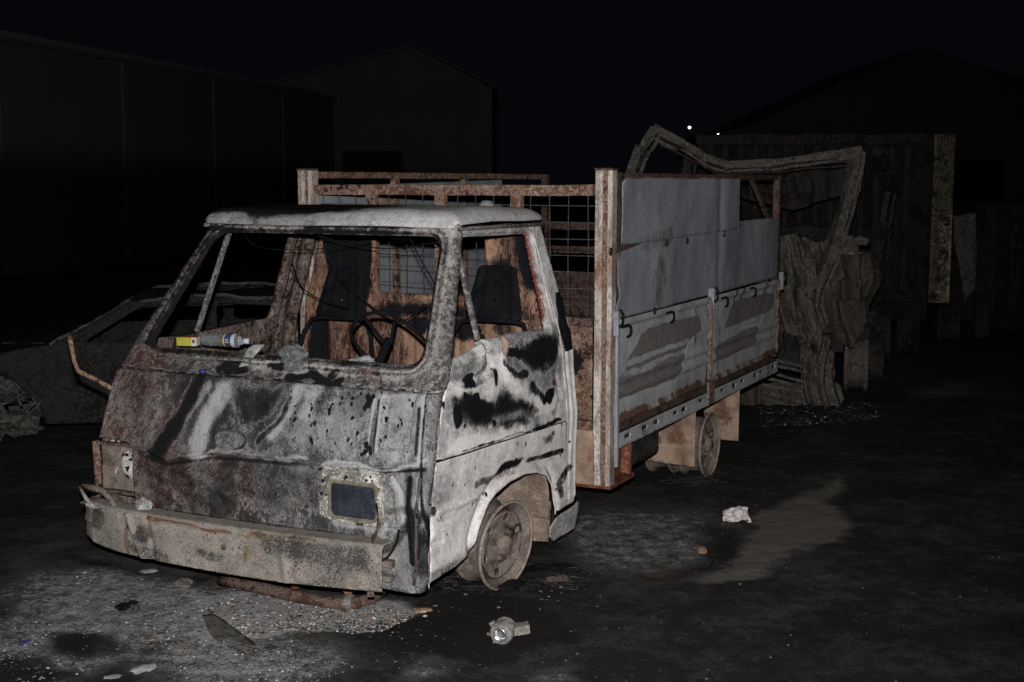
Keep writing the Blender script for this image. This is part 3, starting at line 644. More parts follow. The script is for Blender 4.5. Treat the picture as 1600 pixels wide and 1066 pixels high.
def panel_em(U):
    e = np.zeros(len(U)); d = dpoly(U, ARCH)
    e += .016*np.exp(-(d/.022)**2)-.012*np.exp(-((d-.055)/.02)**2)
    e -= groove(U, [(0.008,0.728),(0.038,0.418),(0.131,0.409)], .012, .010)
    e += groove(U, [(0.096,0.552),(0.340,0.537),(0.454,0.539)], .014, .010)
    e += groove(U, [(1.52, 1.3), (1.54, .9), (1.53, .3)], .012, -.010)+groove(U, [(1.61, 1.1), (1.62, .3)], .012, .008)
    e += .012*fbm(U, 6, 3, 77)*sm(.36-U[:, 1], 0, .1)
    return e
def panel_col(U, P):
    y, z = U[:, 0], U[:, 1]; W = U+np.c_[fbm(U, 8, 4, 2)-.5, fbm(U, 8, 4, 4)-.5]*.06
    s = np.full(len(y), -.04); rr = np.zeros(len(y)); a = np.full(len(y), .72)
    a -= .34*area(W, [(0.008,0.759),(0.216,0.731),(0.199,0.589),(0.030,0.574)], .05)
    s += .25*area(W, [(0.019,0.751),(0.111,0.719),(0.094,0.592),(0.030,0.580)], .03)
    s += .8*line(U+(W-U)*.3, [(1.028,0.601),(1.220,0.594),(1.433,0.579)], .016, .3)
    s += .55*line(W, [(0.450,0.589),(0.567,0.599),(0.686,0.624),(0.943,0.617)], .020)+.35*line(W, [(0.687,0.617),(0.911,0.609)], .035); rr += .35*line(W, [(0.689,0.588),(0.913,0.579)], .025)
    s += .7*area(W, [(1.366,0.426),(1.493,0.471),(1.587,0.492),(1.631,0.460),(1.555,0.435),(1.465,0.381),(1.492,0.304),(1.426,0.302)], .02)
    s += .75*ell(W, [(0.057,0.561)][0], .028)+.5*line(W, [(0.085,0.522),(0.205,0.507)], .012)+.6*line(W, [(0.020,0.744),(0.024,0.582)], .008)
    s += .6*area(W, [(1.160,0.704),(1.303,0.706),(1.337,0.686),(1.293,0.646),(1.197,0.654)], .02)
    low = sm(.33-z, 0, .06)*(y < .5); s += .42*low; rr += .62*low*sm(y, .05, .25); a -= .15*low
    a -= .2*(z > 1.0); s += .5*line(W, [(1.47, .95), (1.475, .5)], .012); s += .3*(z > 1.25)*sm(fbm(U, 9, 3, 3), .5, .62)
    d = dpoly(U, ARCH); s += .45*np.exp(-((d-.004)/.008)**2)
    for sd in range(22):
        q = np.random.RandomState(sd+5); c = (q.uniform(.1, 1.6), q.uniform(.3, .74)); s += .9*ell(U, c, q.uniform(.004, .011), q.uniform(.006, .016), .2)
    return np.c_[s, rr, a, np.full(len(y), .15)]
patch('side_panel', PANEL, [], .0085, side_map(1, panel_em), [M['door'], M['tanclean']], truck, .005, panel_col)
# far side: same shell, seen from within
def dark_col(U, P):
    n = len(U); y, z = U[:, 0], U[:, 1]
    return np.c_[np.full(n, .30), np.full(n, .28), np.full(n, .18), np.zeros(n)]
WINF = roundpoly([(.19, 1.205), (.57, 1.74), (1.40, 1.735), (1.385, 1.215), (.66, 1.19)], .035, 4)
M['farframe'] = burnt('flaked_pillar_paint', (.085, .06, .05), ash=(.38, .33, .30), rust=(.09, .04, .028), sc=7, b_ash=.15, b_soot=.12, b_rust=.08, sw=.12)
fd = patch('door', DOOR, [WINF], .016, side_map(-1, None), [M['farframe'], M['farframe']], truck, .03, dark_col, flip=True)
patch('side_panel', PANEL, [], .018, side_map(-1, None), [M['farframe'], M['farframe']], truck, .03, dark_col, flip=True)

# quarter-light bars
for sg, dpar in ((1, door), (-1, fd)):
    b = MB()
    p, q = ([(0.618,1.732),(0.588,1.260)] if sg > 0 else [(.80, 1.735), (.70, 1.20)])
    b.bar((sg*(xs(p[1])-.012), p[0], p[1]), (sg*(xs(q[1])-.012), q[0], q[1]), .022, .026, up=(0, 1, 0)); b.build('quarter_light_bar', M['frame'], dpar, bevel=.004)
# handle stub and torn mirror mount on the door
b = MB(); p = [(0.775,1.200),(0.783,1.158)][0]
b.tube([(xs(p[1])+.006, p[0], p[1]+.06), (xs(p[1])+.022, p[0]+.008, p[1]+.03), (xs(p[1])+.012, p[0]+.014, p[1]-.03)], [.012, .020, .016], 8)
b.build('mirror_stub', M['tanclean'], door, True)
p = [(1.291,0.917)][0]
b = MB(); b.b(.915, p[0]-.035, p[1]-.03, .938, p[0]+.045, p[1]+.018); b.build('door_handle', M['black'], door, bevel=.008)
# charred seal flap hanging on the rear pillar
fp = [(1.534,1.414),(1.600,1.413),(1.589,1.263),(1.603,1.106),(1.500,1.104),(1.468,1.206)]
def flap_map(U): return np.c_[xs(U[:, 1])+.006+.01*vnoise(U, 20, 3)-np.maximum(0, U[:, 0]-1.56)*.15, U[:, 0], U[:, 1]]
patch('charred_seal', fp, [], .012, flap_map, M['black'], truck, .006)

# ---- roof
def roof_map(U):
    x, y = U[:, 0], U[:, 1]
    t = np.clip((y-.60)/.98, 0, 1); crown = 1.862+.018*np.sin(t*math.pi)
    ax = np.abs(x)/.752
    fr = np.clip((.745-y)/.115, 0, 1); rb = np.clip((y-1.48)/.13, 0, 1); sd = np.clip((ax-.84)/.16, 0, 1)
    dx = 1-np.sqrt(np.clip(1-np.clip(fr, 0, 1)**2.2, 0, 1)); dr = 1-np.sqrt(np.clip(1-rb**2, 0, 1)); ds = 1-np.sqrt(np.clip(1-sd**2.2, 0, 1))
    z = crown-(crown-1.787)*np.clip(np.maximum(np.maximum(dx, ds), dr)+.25*dx*ds, 0, 1)
    z = z+(fbm(U, 3, 3, 9)-.5)*.014-.012*np.exp(-((x+.15)/.3)**2-((y-.85)/.2)**2)
    return np.c_[np.where(x < 0, x*1.03, x), y, z]
ROOF = roundpoly([(-.750, .622), (.750, .622), (.750, 1.615), (-.750, 1.615)], .05, 6)
def roof_col(U, P):
    x, y = U[:, 0], U[:, 1]; W = U+np.c_[fbm(U, 9, 4, 2)-.5, fbm(U, 9, 4, 4)-.5]*.08; n = len(x)
    s = np.full(n, .06)+.22*(1-sm(x, -.5, .1)); a = np.full(n, .16)+.56*sm(x, -.2, .45)
    s += .6*sm(P[:, 2], 1.835, 1.862)*(1-sm(x, .0, .5))+.55*line(W, [(-.45, .70), (-.1, .72), (.02, .74)], .05)
    a += .10*line(W, [(-.6, .66), (0, .655)], .03); s += .22*(1-sm(x, -.2, .2))*sm(vnoise(U*np.array([1.2, 9]), 3, 5), .35, .6)
    s += .45*sm(y, 1.45, 1.6)*(x > .4)
    return np.c_[s, np.zeros(n), a, np.zeros(n)]
roof = patch('roof', ROOF, [], .014, roof_map, [M['roof'], M['black']], truck, .006, roof_col)
b = MB()
for i, pts in enumerate(([(.750, .64, 1.778), (.763, .80, 1.780), (.766, 1.0, 1.780), (.766, 1.55, 1.777), (.72, 1.635, 1.777)], [(-.772, .64, 1.778), (-.79, 1.0, 1.780), (-.79, 1.6, 1.777)]  )):
    g = MB(); g.tube(pts, .010, 6); g.build('drip_rail', M['frame'], roof, True)
g = MB(); g.lathe([(.001, .03), (.03, .025), (.045, .0), (.05, -.01)], (.43, 1.55, 1.873), (0, 0, 1), 12); g.build('roof_vent', M['roof'], roof, True)
# headlining bow hanging inside the windscreen top
def hang_map(U): return np.c_[U[:, 0], 1.02+.05*vnoise(U, 6, 2)+(1.78-U[:, 1])*.5, U[:, 1]]
patch('hanging_headliner', [(-.80, 1.82), (-.14, 1.82), (.66, 1.82), (.66, 1.755), (.32, 1.75), (.18, 1.69), (.02, 1.72), (-.12, 1.70), (-.13, 1.758), (-.8, 1.765)], [], .03, hang_map, M['black'], truck, .004)

# ---- rear wall of the cab, seen from inside through the windscreen
RWIN = roundpoly([(-.325, 1.368), (.385, 1.368), (.375, 1.73), (-.325, 1.73)], .05, 5)
RW = [(-.83, .62), (.83, .62), (.86, 1.05), (.845, 1.22), (.70, 1.775), (-.70, 1.775), (-.845, 1.22), (-.86, 1.05)]
def rw_map(U):
    x, z = U[:, 0], U[:, 1]; rib = (z < 1.225)*(.010*np.sign(np.sin(x*math.pi/.075))*np.minimum(1, np.abs(np.sin(x*math.pi/.075))*4))
    d = dpoly(U, RWIN, True)
    y = 1.625+rib-.020*np.exp(-((d-.02)/.018)**2)+.018*np.exp(-((z-1.235)/.012)**2)-.012*np.exp(-((z-1.30)/.03)**2)+(fbm(U, 4, 3, 3)-.5)*.012
    return np.c_[x, y, z]
def rw_col(U, P):
    x, z = U[:, 0], U[:, 1]; n = len(x); W = U+np.c_[fbm(U, 5, 4, 2)-.5, fbm(U, 5, 4, 4)-.5]*.12
    s = np.full(n, .05); rr = np.zeros(n); a = np.zeros(n)
    s += .95*area(W, [(-.70, 1.82), (-.36, 1.82), (-.37, 1.42), (-.42, 1.30), (-.60, 1.40), (-.66, 1.55)], .03)
    s += .42*area(W, [(-.34, 1.235), (.5, 1.235), (.6, 1.315), (-.3, 1.315)], .03); a += .3*area(W, [(-.12, .9), (.6, .9), (.6, 1.15), (-.12, 1.15)], .05); rr -= .2*area(W, [(-.12, .9), (.6, .9), (.6, 1.15), (-.12, 1.15)], .05)
    a += .5*area(W, [(.66, 1.30), (.80, 1.30), (.78, 1.5), (.68, 1.56)], .04)+.4*area(W, [(-.74, 1.34), (-.64, 1.36), (-.70, 1.6), (-.74, 1.6)], .03); rr -= .25*area(W, [(.66, 1.30), (.80, 1.30), (.78, 1.5), (.68, 1.56)], .04); rr += .55*area(W, [(-.75, .9), (-.15, .9), (-.15, 1.22), (-.75, 1.22)], .04)
    s += .5*area(W, [(-.80, .9), (-.68, .9), (-.68, 1.21), (-.80, 1.21)], .03)
    s += .75*area(W, [(.60, 1.80), (.72, 1.80), (.80, 1.55), (.72, 1.42), (.62, 1.45)], .04)+.5*area(W, [(.40, 1.30), (.56, 1.30), (.54, 1.56), (.42, 1.56)], .03)
    rr += .35*area(W, [(.52, 1.8), (.62, 1.8), (.60, 1.5), (.5, 1.5)], .03)
    s += .45*ell(W, (.25, 1.16), .13, .05)+.45*ell(W, (-.05, 1.17), .08, .05)+.35*ell(W, (.52, 1.18), .06, .06)
    a += .35*np.exp(-((dpoly(U, RWIN, True)-.03)/.02)**2)
    s += .5*sm(1.0-z, 0, .3)
    return np.c_[s, rr, a, np.zeros(n)]
patch('rear_wall', RW, [RWIN], .014, rw_map, [M['primer'], M['under']], truck, .02, rw_col, flip=False)
# inner face of the far rear pillar
def fpil_map(U): return np.c_[-(xs(U[:, 1])*1.034-.042)+.012*np.sin((U[:, 0]-1.40)*40)+(fbm(U, 8, 3, 3)-.5)*.01, U[:, 0], U[:, 1]]
patch('pillar_lining', [(1.40, .95), (1.60, .95), (1.60, 1.77), (1.445, 1.77)], [], .014, fpil_map, M['farframe'], truck, .01, dark_col, flip=True)

# ---- dashboard and cab floor
DASH = [(-.86, .27), (.86, .27), (.86, .36), (.7, .46), (.2, .50), (-.2, .46), (-.62, .50), (-.86, .46)]
def dash_map(U):
    z = 1.135+.012*np.sin(U[:, 0]*9)+(fbm(U, 9, 4, 3)-.5)*.05-np.clip(U[:, 1]-.40, 0, 1)*.35
    return np.c_[U[:, 0], U[:, 1], z]
def dash_col(U, P):
    n = len(U); f = fbm(U, 7, 3, 44); return np.c_[np.full(n, .38), .3*sm(f, .5, .7), .25*sm(f, .45, .3), np.zeros(n)]
patch('dashboard', DASH, [], .014, dash_map, M['roof'], truck, .012, dash_col)
b = MB(); b.b(-.84, .26, .45, .84, .30, 1.10); b.build('firewall', M['under'], truck)
b = MB(); b.b(-.84, .31, .52, .84, 1.60, .56); b.build('cab_floor', M['under'], truck)
b = MB(); b.b(-.25, .45, .56, .2, 1.55, .85); b.build('engine_cover', M['under'], truck, bevel=.03, cut=.1, jig=.012)
# molten lumps along the cowl
def lump(name, c, r, mat, parent, seed, sq=(1, 1, 1)):
    bm = bmesh.new(); bmesh.ops.create_icosphere(bm, subdivisions=3, radius=1)
    P = np.array([v.co for v in bm.verts]); k = .25+1.5*fbm(P+seed*3.1, 1.7, 4, seed)
    for v, q in zip(bm.verts, k): v.co = Vector((v.co.x*r*q*sq[0]+c[0], v.co.y*r*q*sq[1]+c[1], v.co.z*r*q*sq[2]+c[2]))
    me = bpy.data.meshes.new(name); bm.to_mesh(me); bm.free(); me.materials.append(mat)
    o = bpy.data.objects.new(name, me); COL.objects.link(o); o.parent = parent; return o
M['slag'] = burnt('grey_melted_slag', (.12, .122, .125), ash=(.36, .36, .37), sc=18, b_soot=.05, b_ash=.2)
# a hanging scrap of melted sheet over the cowl, and a melted lump
def scrap_map(U): return np.c_[U[:, 0], .150+.05*(U[:, 1]-1.05)/.15+.02*vnoise(U, 22, 4), U[:, 1]]
patch('melted_scrap', [(-0.198,1.156),(-0.182,1.201),(-0.147,1.224),(-0.090,1.227),(-0.114,1.192),(-0.141,1.160),(-0.177,1.102),(-0.215,1.109)], [], .008, scrap_map, M['alu'], truck, .004)
lump('melted_lump', (.075, .22, 1.185), .050, M['slag'], truck, 3, (1.3, .8, 1.0))
lump('melted_lump', (.12, .19, 1.135), .040, M['slag'], truck, 9, (1.6, .8, .7))
lump('melted_lump', (-.12, .22, 1.15), .035, M['slag'], truck, 5, (2.0, .8, .6))
lump('melted_lump', (.42, .30, 1.165), .040, M['alu'], truck, 6, (1.6, .9, .7))

# ---- seats: bare steel back shells on tube frames
def make_seat(x0, lean):
    s = empty('seat', (x0, 1.36, .95)); s.parent = truck
    out = roundpoly([(-.175, 0), (.175, 0), (.112, .285), (-.112, .285)], .035, 5)
    hol = [[(cx+r*math.cos(t), cz+r*math.sin(t)) for t in np.linspace(0, 2*math.pi, 9)[:-1]] for cx, cz, r in ((.0, .10, .009), (.0, .195, .009), (.062, .25, .006), (-.062, .25, .004))]
    def mp(U):
        x, z = U[:, 0], U[:, 1]; t = np.clip(z/.285, 0, 1); w = .175-.063*t; e = np.abs(x)/w
        rib = .007*np.exp(-((np.abs(x)-.045-.02*(1-t))/.009)**2)+.008*np.exp(-((np.abs(x)-.095-.03*(1-t))/.008)**2)
        d = .02*np.maximum(0, e-.75)+.04*np.maximum(0, t-.9)
        return np.c_[x, lean*z+d-rib, z+.29]
    patch('backrest', out, hol, .010, mp, M['black'], s, .003)
    f = MB()
    f.tube([(-.27, -.12, -.18), (-.25, -.06, .08), (-.225, -.03, .20), (-.185, -.008, .272), (-.12, -.004, .285), (.12, -.004, .285), (.185, -.008, .272), (.225, -.03, .20), (.25, -.06, .08), (.27, -.12, -.18)], .013, 8)
    f.build('back_frame', M['black'], s, True)
    f = MB(); f.tube([(-.25, -.5, -.2), (.25, -.5, -.2), (.27, -.12, -.19), (-.27, -.12, -.19)], .013, 8, closed=True)
    for k in range(5): f.tube([(-.2+k*.1, -.5, -.2), (-.2+k*.1, -.13, -.19)], .004, 5)
    f.build('seat_frame', M['black'], s, True)
    return s
make_seat(-.415, .25); sd = make_seat(.575, .2); sd.location.y = 1.33; sd.location.z = .985
# ---- steering wheel
stw = empty('steering_wheel', (.43, .53, 1.225)); stw.parent = truck; stw.rotation_euler = (R(-52), 0, R(4))
b = MB(); b.tube([(.20*math.cos(a), .20*math.sin(a), .008*math.sin(3*a)) for a in np.linspace(0, 2*math.pi, 41)[:-1]], .0095, 8, closed=True); b.build('wheel_rim', M['black'], stw, True)
for sg in (-1, 1):
    b = MB(); b.bar((sg*.015, -.02, -.02), (sg*.085, -.180, .0), .016, .008); b.build('spoke', M['black'], stw)
b = MB(); b.tube([(0, -.03, .0), (0, -.02, -.06), (0, 0, -.5)], [.020, .022, .018], 10); b.build('steering_column', M['black'], stw, True)

# ---- loose burnt wires
def wire(pts, r=.0035, mat='black', name='wire', parent=truck):
    P = [Vector(p) for p in pts]; out = []
    for i in range(len(P)-1):
        p0, p1, p2, p3 = P[max(0, i-1)], P[i], P[i+1], P[min(len(P)-1, i+2)]
        for k in range(6):
            t = k/6; out.append(.5*((2*p1)+(p2-p0)*t+(2*p0-5*p1+4*p2-p3)*t*t+(3*p1-p0-3*p2+p3)*t**3))
    out.append(P[-1]); b = MB(); b.tube(out, r, 5); return b.build(name, M[mat], parent, True)
wire([(-.55, .66, 1.76), (-.50, .75, 1.66), (-.2, .85, 1.655), (.05, .95, 1.70)], .0022)
wire([(-.38, .9, 1.75), (-.1, .95, 1.685), (.15, .95, 1.66), (.40, .95, 1.69), (.55, .9, 1.72)], .0035)
wire([(-.35, 1.1, 1.72), (-.30, 1.15, 1.50), (-.15, 1.2, 1.36), (.02, 1.2, 1.26), (.15, 1.15, 1.27), (.30, 1.1, 1.36)], .0045)
wire([(-.62, 1.2, 1.55), (-.52, 1.15, 1.42), (-.35, 1.12, 1.35), (-.2, 1.12, 1.32)], .004)
wire([(.25, 1.0, 1.74), (.30, 1.05, 1.6), (.38, 1.1, 1.42), (.33, 1.1, 1.33)], .004)
wire([(.52, 1.25, 1.14), (.56, 1.24, 1.20), (.60, 1.22, 1.15), (.66, 1.2, 1.12), (.70, 1.2, 1.17)], .005)

# ---- headlamp on the right, empty socket on the left
hl = empty('headlight', (.576, -.02, .588)); hl.parent = truck
M['surround'] = burnt('flaked_lamp_surround', (.13, .128, .122), ash=(.60, .57, .52), rust=(.10, .07, .05), sc=7, b_ash=.34, b_soot=.2, b_rust=.1, aw=.3, dots=True, spots=.6)
SUR = roundpoly([(.398, .500), (.60, .488), (.742, .492), (.742, .728), (.60, .735), (.405, .728)], .02, 4)
def sur_map(U):
    P = front_map(U); d = dpoly(U, SUR, True); P[:, 1] -= .010-.012*np.exp(-((d-.016)/.006)**2)+.006*vnoise(U, 14, 2); return P-np.array([.576, -.02, .588])
patch('lamp_surround', SUR, [LAMP], .007, sur_map, M['surround'], hl, .004)
def ring(outer, inner, y0, y1, mat, name, parent):
    vs = []; n = len(outer)
    for L_, y in ((outer, y0), (inner, y0-.006), (inner, y1)): vs += [(p[0], y, p[1]) for p in L_]
    fs = []
    for k in range(2):
        for i in range(n): fs.append((k*n+i, k*n+(i+1) % n, (k+1)*n+(i+1) % n, (k+1)*n+i))
    b = MB(); b.add(vs, fs); o = b.build(name, mat, parent, True); return o
M['bezel'] = burnt('khaki_lamp_bezel', (.16, .145, .11), ash=(.26, .24, .19), soot=(.03, .03, .028), sc=12, b_soot=.1, b_ash=.2)
ring(rrect(-.138, -.088, .138, .094, .035), rrect(-.122, -.076, .120, .076, .026), -.026, .03, M['bezel'], 'bezel', hl)
M['lens'] = burnt('smoked_lamp_glass', (.024, .028, .038), ash=(.055, .062, .078), soot=(.010, .010, .012), sc=7, rough=.3, bump=.05, b_ash=.12, b_soot=.16)
out = rrect(-.124, -.078, .122, .078, .026)
def lens_map(U): return np.c_[U[:, 0], -.018+.35*U[:, 0]**2+.35*U[:, 1]**2, U[:, 1]]
patch('lens', out, [], .012, lens_map, M['lens'], hl, .006)
b = MB(); b.b(-.125, .03, -.08, .125, .14, .08); b.build('lamp_bucket', M['under'], hl)
# left socket: rusty bracket, white bowl, loose trim
so = empty('lamp_socket', (-.845, .0, .58)); so.parent = truck
b = MB(); b.b(-.155, .16, -.16, .14, .18, .165); b.build('back_plate', M['under'], so)
def bowl_map(U):
    r2 = (U[:, 0]/.06)**2+(U[:, 1]/.09)**2; return np.c_[U[:, 0]+.068, -.02+.05*r2+.01*vnoise(U, 30, 2), U[:, 1]+.035]
M['bowl'] = burnt('white_baked_bowl', (.36, .345, .32), ash=(.52, .50, .47), b_soot=.12, b_ash=.2, b_rust=.12, rust=(.2, .1, .05), sc=14, spots=1.1)
patch('reflector_bowl', roundpoly([(-.05, -.085), (.055, -.09), (.055, .08), (.0, .09), (-.045, .04)], .03, 4), [], .008, bowl_map, M['bowl'], so, .004)
def tongue_map(U): return np.c_[U[:, 0]-.018, -.01+.05*vnoise(U, 12, 2), U[:, 1]+.06]
patch('torn_bracket', roundpoly([(-.03, .09), (.035, .09), (.02, .02), (.03, -.03), (.005, -.085), (-.012, -.03), (-.02, .03)], .01, 3), [], .008, tongue_map, M['bowl'], so, .004)
b = MB(); b.bar((-.105, -.02, .145), (-.100, -.02, -.10), .016, .03); b.build('corner_strip', M['rustbar'], so, cut=.03, jig=.006)
b = MB(); b.b(-.10, -.012, .125, .165, .012, .142); b.b(-.10, -.012, -.115, .165, .012, -.10); b.b(.150, -.012, -.10, .165, .012, .125); b.build('housing_frame', M['rustdark'], so, cut=.03, jig=.006)
b = MB(); b.b(-.10, .012, -.10, .15, .022, .12); b.build('housing_back', M['rim'], so, cut=.04, jig=.012)
b = MB(); b.tube([(-.17, -.06, -.075), (-.08, -.075, -.08), (.0, -.09, -.085), (.06, -.10, -.12), (.09, -.10, -.165)], [.014, .016, .016, .014, .010], 8); b.build('bent_lamp_ring', M['rim'], so, True)
b = MB(); b.tube([(-.175, -.07, -.085), (-.10, -.10, -.135), (-.03, -.12, -.165)], [.008, .011, .008], 8); b.build('trim_strip', M['alu'], so, True)
b = MB(); b.bar((-.13, -.08, -.155), (.13, -.12, -.178), .05, .012); b.build('bumper_ledge', M['bowl'], so, cut=.03, jig=.008)
lump('melted_lump', (-.60, -.09, .448), .035, M['alu'], truck, 12, (1.3, .6, 1.0))

# ---- bumper: bowed channel, left end wraps round, right end torn off short
bx_ = np.array([-1.010, -1.006, -.98, -.90, -.70, -.4, -.1, .2, .5, .785]); by_ = np.array([.06, -.02, -.075, -.118, -.155, -.178, -.186, -.182, -.165, -.142])
seg = np.r_[0, np.cumsum(np.hypot(np.diff(bx_), np.diff(by_)))]; BL = seg[-1]
def bump_map(U):
    u, z = U[:, 0], U[:, 1]; x = np.interp(u, seg, bx_); y = np.interp(u, seg, by_)
    # v runs over the top ledge (v>.45) then down the face
    top = np.clip(z-.435, 0, 1); face = np.minimum(z, .435)
    rnd = .012*(1-np.clip(np.abs(z-.435)/.02, 0, 1))
    e = (fbm(U, 3, 3, 6)-.5)*.014+(fbm(U, 11, 3, 9)-.5)*.005+groove(U, [(.45, .405), (1.0, .398), (1.9, .39)], .009, -.008)+groove(U, [(.5, .42), (.56, .3), (.60, .22)], .014, .014)+groove(U, [(.62, .42), (.66, .3), (.66, .22)], .02, -.010)+groove(U, [(1.42, .43), (1.44, .22)], .02, .010)+groove(U, [(.1, .35), (.3, .33), (.45, .345)], .015, .010)+.012*ell(U, (1.55, .27), .07, .05)
    tw = .03*np.clip((.32-face)/.1, -1, 1)*0
    return np.c_[x, y-e+rnd+top+tw-.03*(face < .26)*(.26-face)*0, face-rnd*.6+.02*sm(x, .2, .8)*0-.035*sm(-x, .45, .95)*0]
# lower edge rises towards the left end
def low(u):
    return np.interp(u, [0, .12, .30, .6, 1.0, 1.4, BL], [.275, .262, .230, .220, .215, .213, .230])
def topz(u): return .435
BUMP = [(u, low(u)) for u in np.linspace(0, BL, 24)]+[(u, .555) for u in np.linspace(BL, .30, 16)]+[(.2, .52), (.1, .47), (0, .445)]
def bump_col(U, P):
    u, z = U[:, 0], U[:, 1]; x = P[:, 0]; n = len(u); W = np.c_[x, z]+np.c_[fbm(U, 8, 4, 2)-.5, fbm(U, 8, 4, 4)-.5]*.06
    s = np.full(n, .08); rr = np.full(n, .05); a = np.full(n, .36)
    s += .45*area(W, [(.15, .43), (.70, .43), (.74, .30), (.45, .31), (.2, .34)], .04)+.35*area(W, [(.45, .30), (.62, .30), (.62, .22), (.42, .22)], .03)
    s += .5*ell(W, (-.53, .34), .05, .05)+.4*ell(W, (-.86, .36), .05, .06)+.28*line(W, [(-.6, .26), (-.4, .24)], .03)+.35*line(W, [(-.2, .30), (-.05, .28)], .02)
    rr += .75*line(W, [(-.5, .425), (-.2, .412), (.0, .405)], .010)+.5*line(W, [(-.64, .37), (-.65, .30), (-.63, .24)], .014)+.6*ell(W, (-.04, .335), .014)+.5*line(W, [(.09, .36), (.08, .29)], .014)+.5*ell(W, (-.17, .33), .012)
    rr += .55*line(W, [(.12, .43), (.3, .425), (.45, .43)], .012)+.4*(x < -.93)+.35*ell(W, (-.52, .34), .05, .05)
    a -= .12*(x > .1)+.0
    return np.c_[s, rr, a, np.full(n, .3)]
patch('bumper', BUMP, [], .0095, bump_map, [M['bumper'], M['under']], truck, .006, bump_col)
for x, y, z in ((-.04, -.187, .335), (-.62, -.170, .36)):
    b = MB(); b.lathe([(.001, .010), (.009, .009), (.013, .0), (.013, -.03)], (x, y+.004, z), (0, -1, 0), 8); b.build('bolt', M['rustdark'], truck)
for x in (-.5, .5):
    b = MB(); b.b(x-.03, -.14, .27, x+.03, .3, .36); b.build('bumper_bracket', M['under'], truck)
# torn end of the bumper mount and dangling wires on the right corner
b = MB(); b.bar((.69, -.06, .335), (.79, -.05, .335), .05, .03); b.build('bumper_end_bracket', M['rim'], truck, cut=.03, jig=.008)
b = MB(); b.bar((.70, -.09, .285), (.80, -.08, .275), .05, .022); b.build('bumper_end_bracket', M['bumper'], truck, cut=.03, jig=.008)
wire([(.715, -.07, .60), (.735, -.09, .56), (.74, -.10, .50), (.715, -.10, .45), (.72, -.11, .40), (.76, -.11, .36), (.80, -.10, .39), (.83, -.09, .45), (.835, -.08, .50)], .005, 'black')
wire([(.70, -.06, .61), (.73, -.10, .575), (.755, -.11, .53), (.735, -.12, .46), (.725, -.12, .42), (.75, -.12, .345), (.72, -.12, .29)], .0045, 'rustdark')
b = MB(); b.bar((.62, .02, .17), (.70, -.10, .20), .03, .03); b.build('bumper_stay', M['rustdark'], truck)

# raised bead down the front corner, where nose and door meet
b = MB(); b.tube([(xs(z)-.006+.003*math.sin(z*23), float(yfr(z))-.004+.002*math.sin(z*31), z) for z in np.arange(.22, 1.09, .03)], [.007+.002*math.sin(i*1.7) for i in range(len(np.arange(.22, 1.09, .03)))], 6); b.build('corner_bead', M['door'], truck, True)
b = MB(); b.tube([(xs(z)-.040, float(yc(z))+.012, z) for z in np.arange(.24, .74, .03)], [.008+.002*math.sin(i*1.3) for i in range(len(np.arange(.24, .74, .03)))], 6); b.build('corner_bead', M['front'], truck, True)
# ---- mirror arm on the far corner
b = MB(); b.tube([(-.93, .12, .955), (-1.05, .11, 1.005), (-1.165, .10, 1.045), (-1.19, .10, 1.10), (-1.215, .10, 1.225)], [.012, .012, .013, .012, .013], 8); b.build('mirror_arm', M['rustbar'], truck, True)

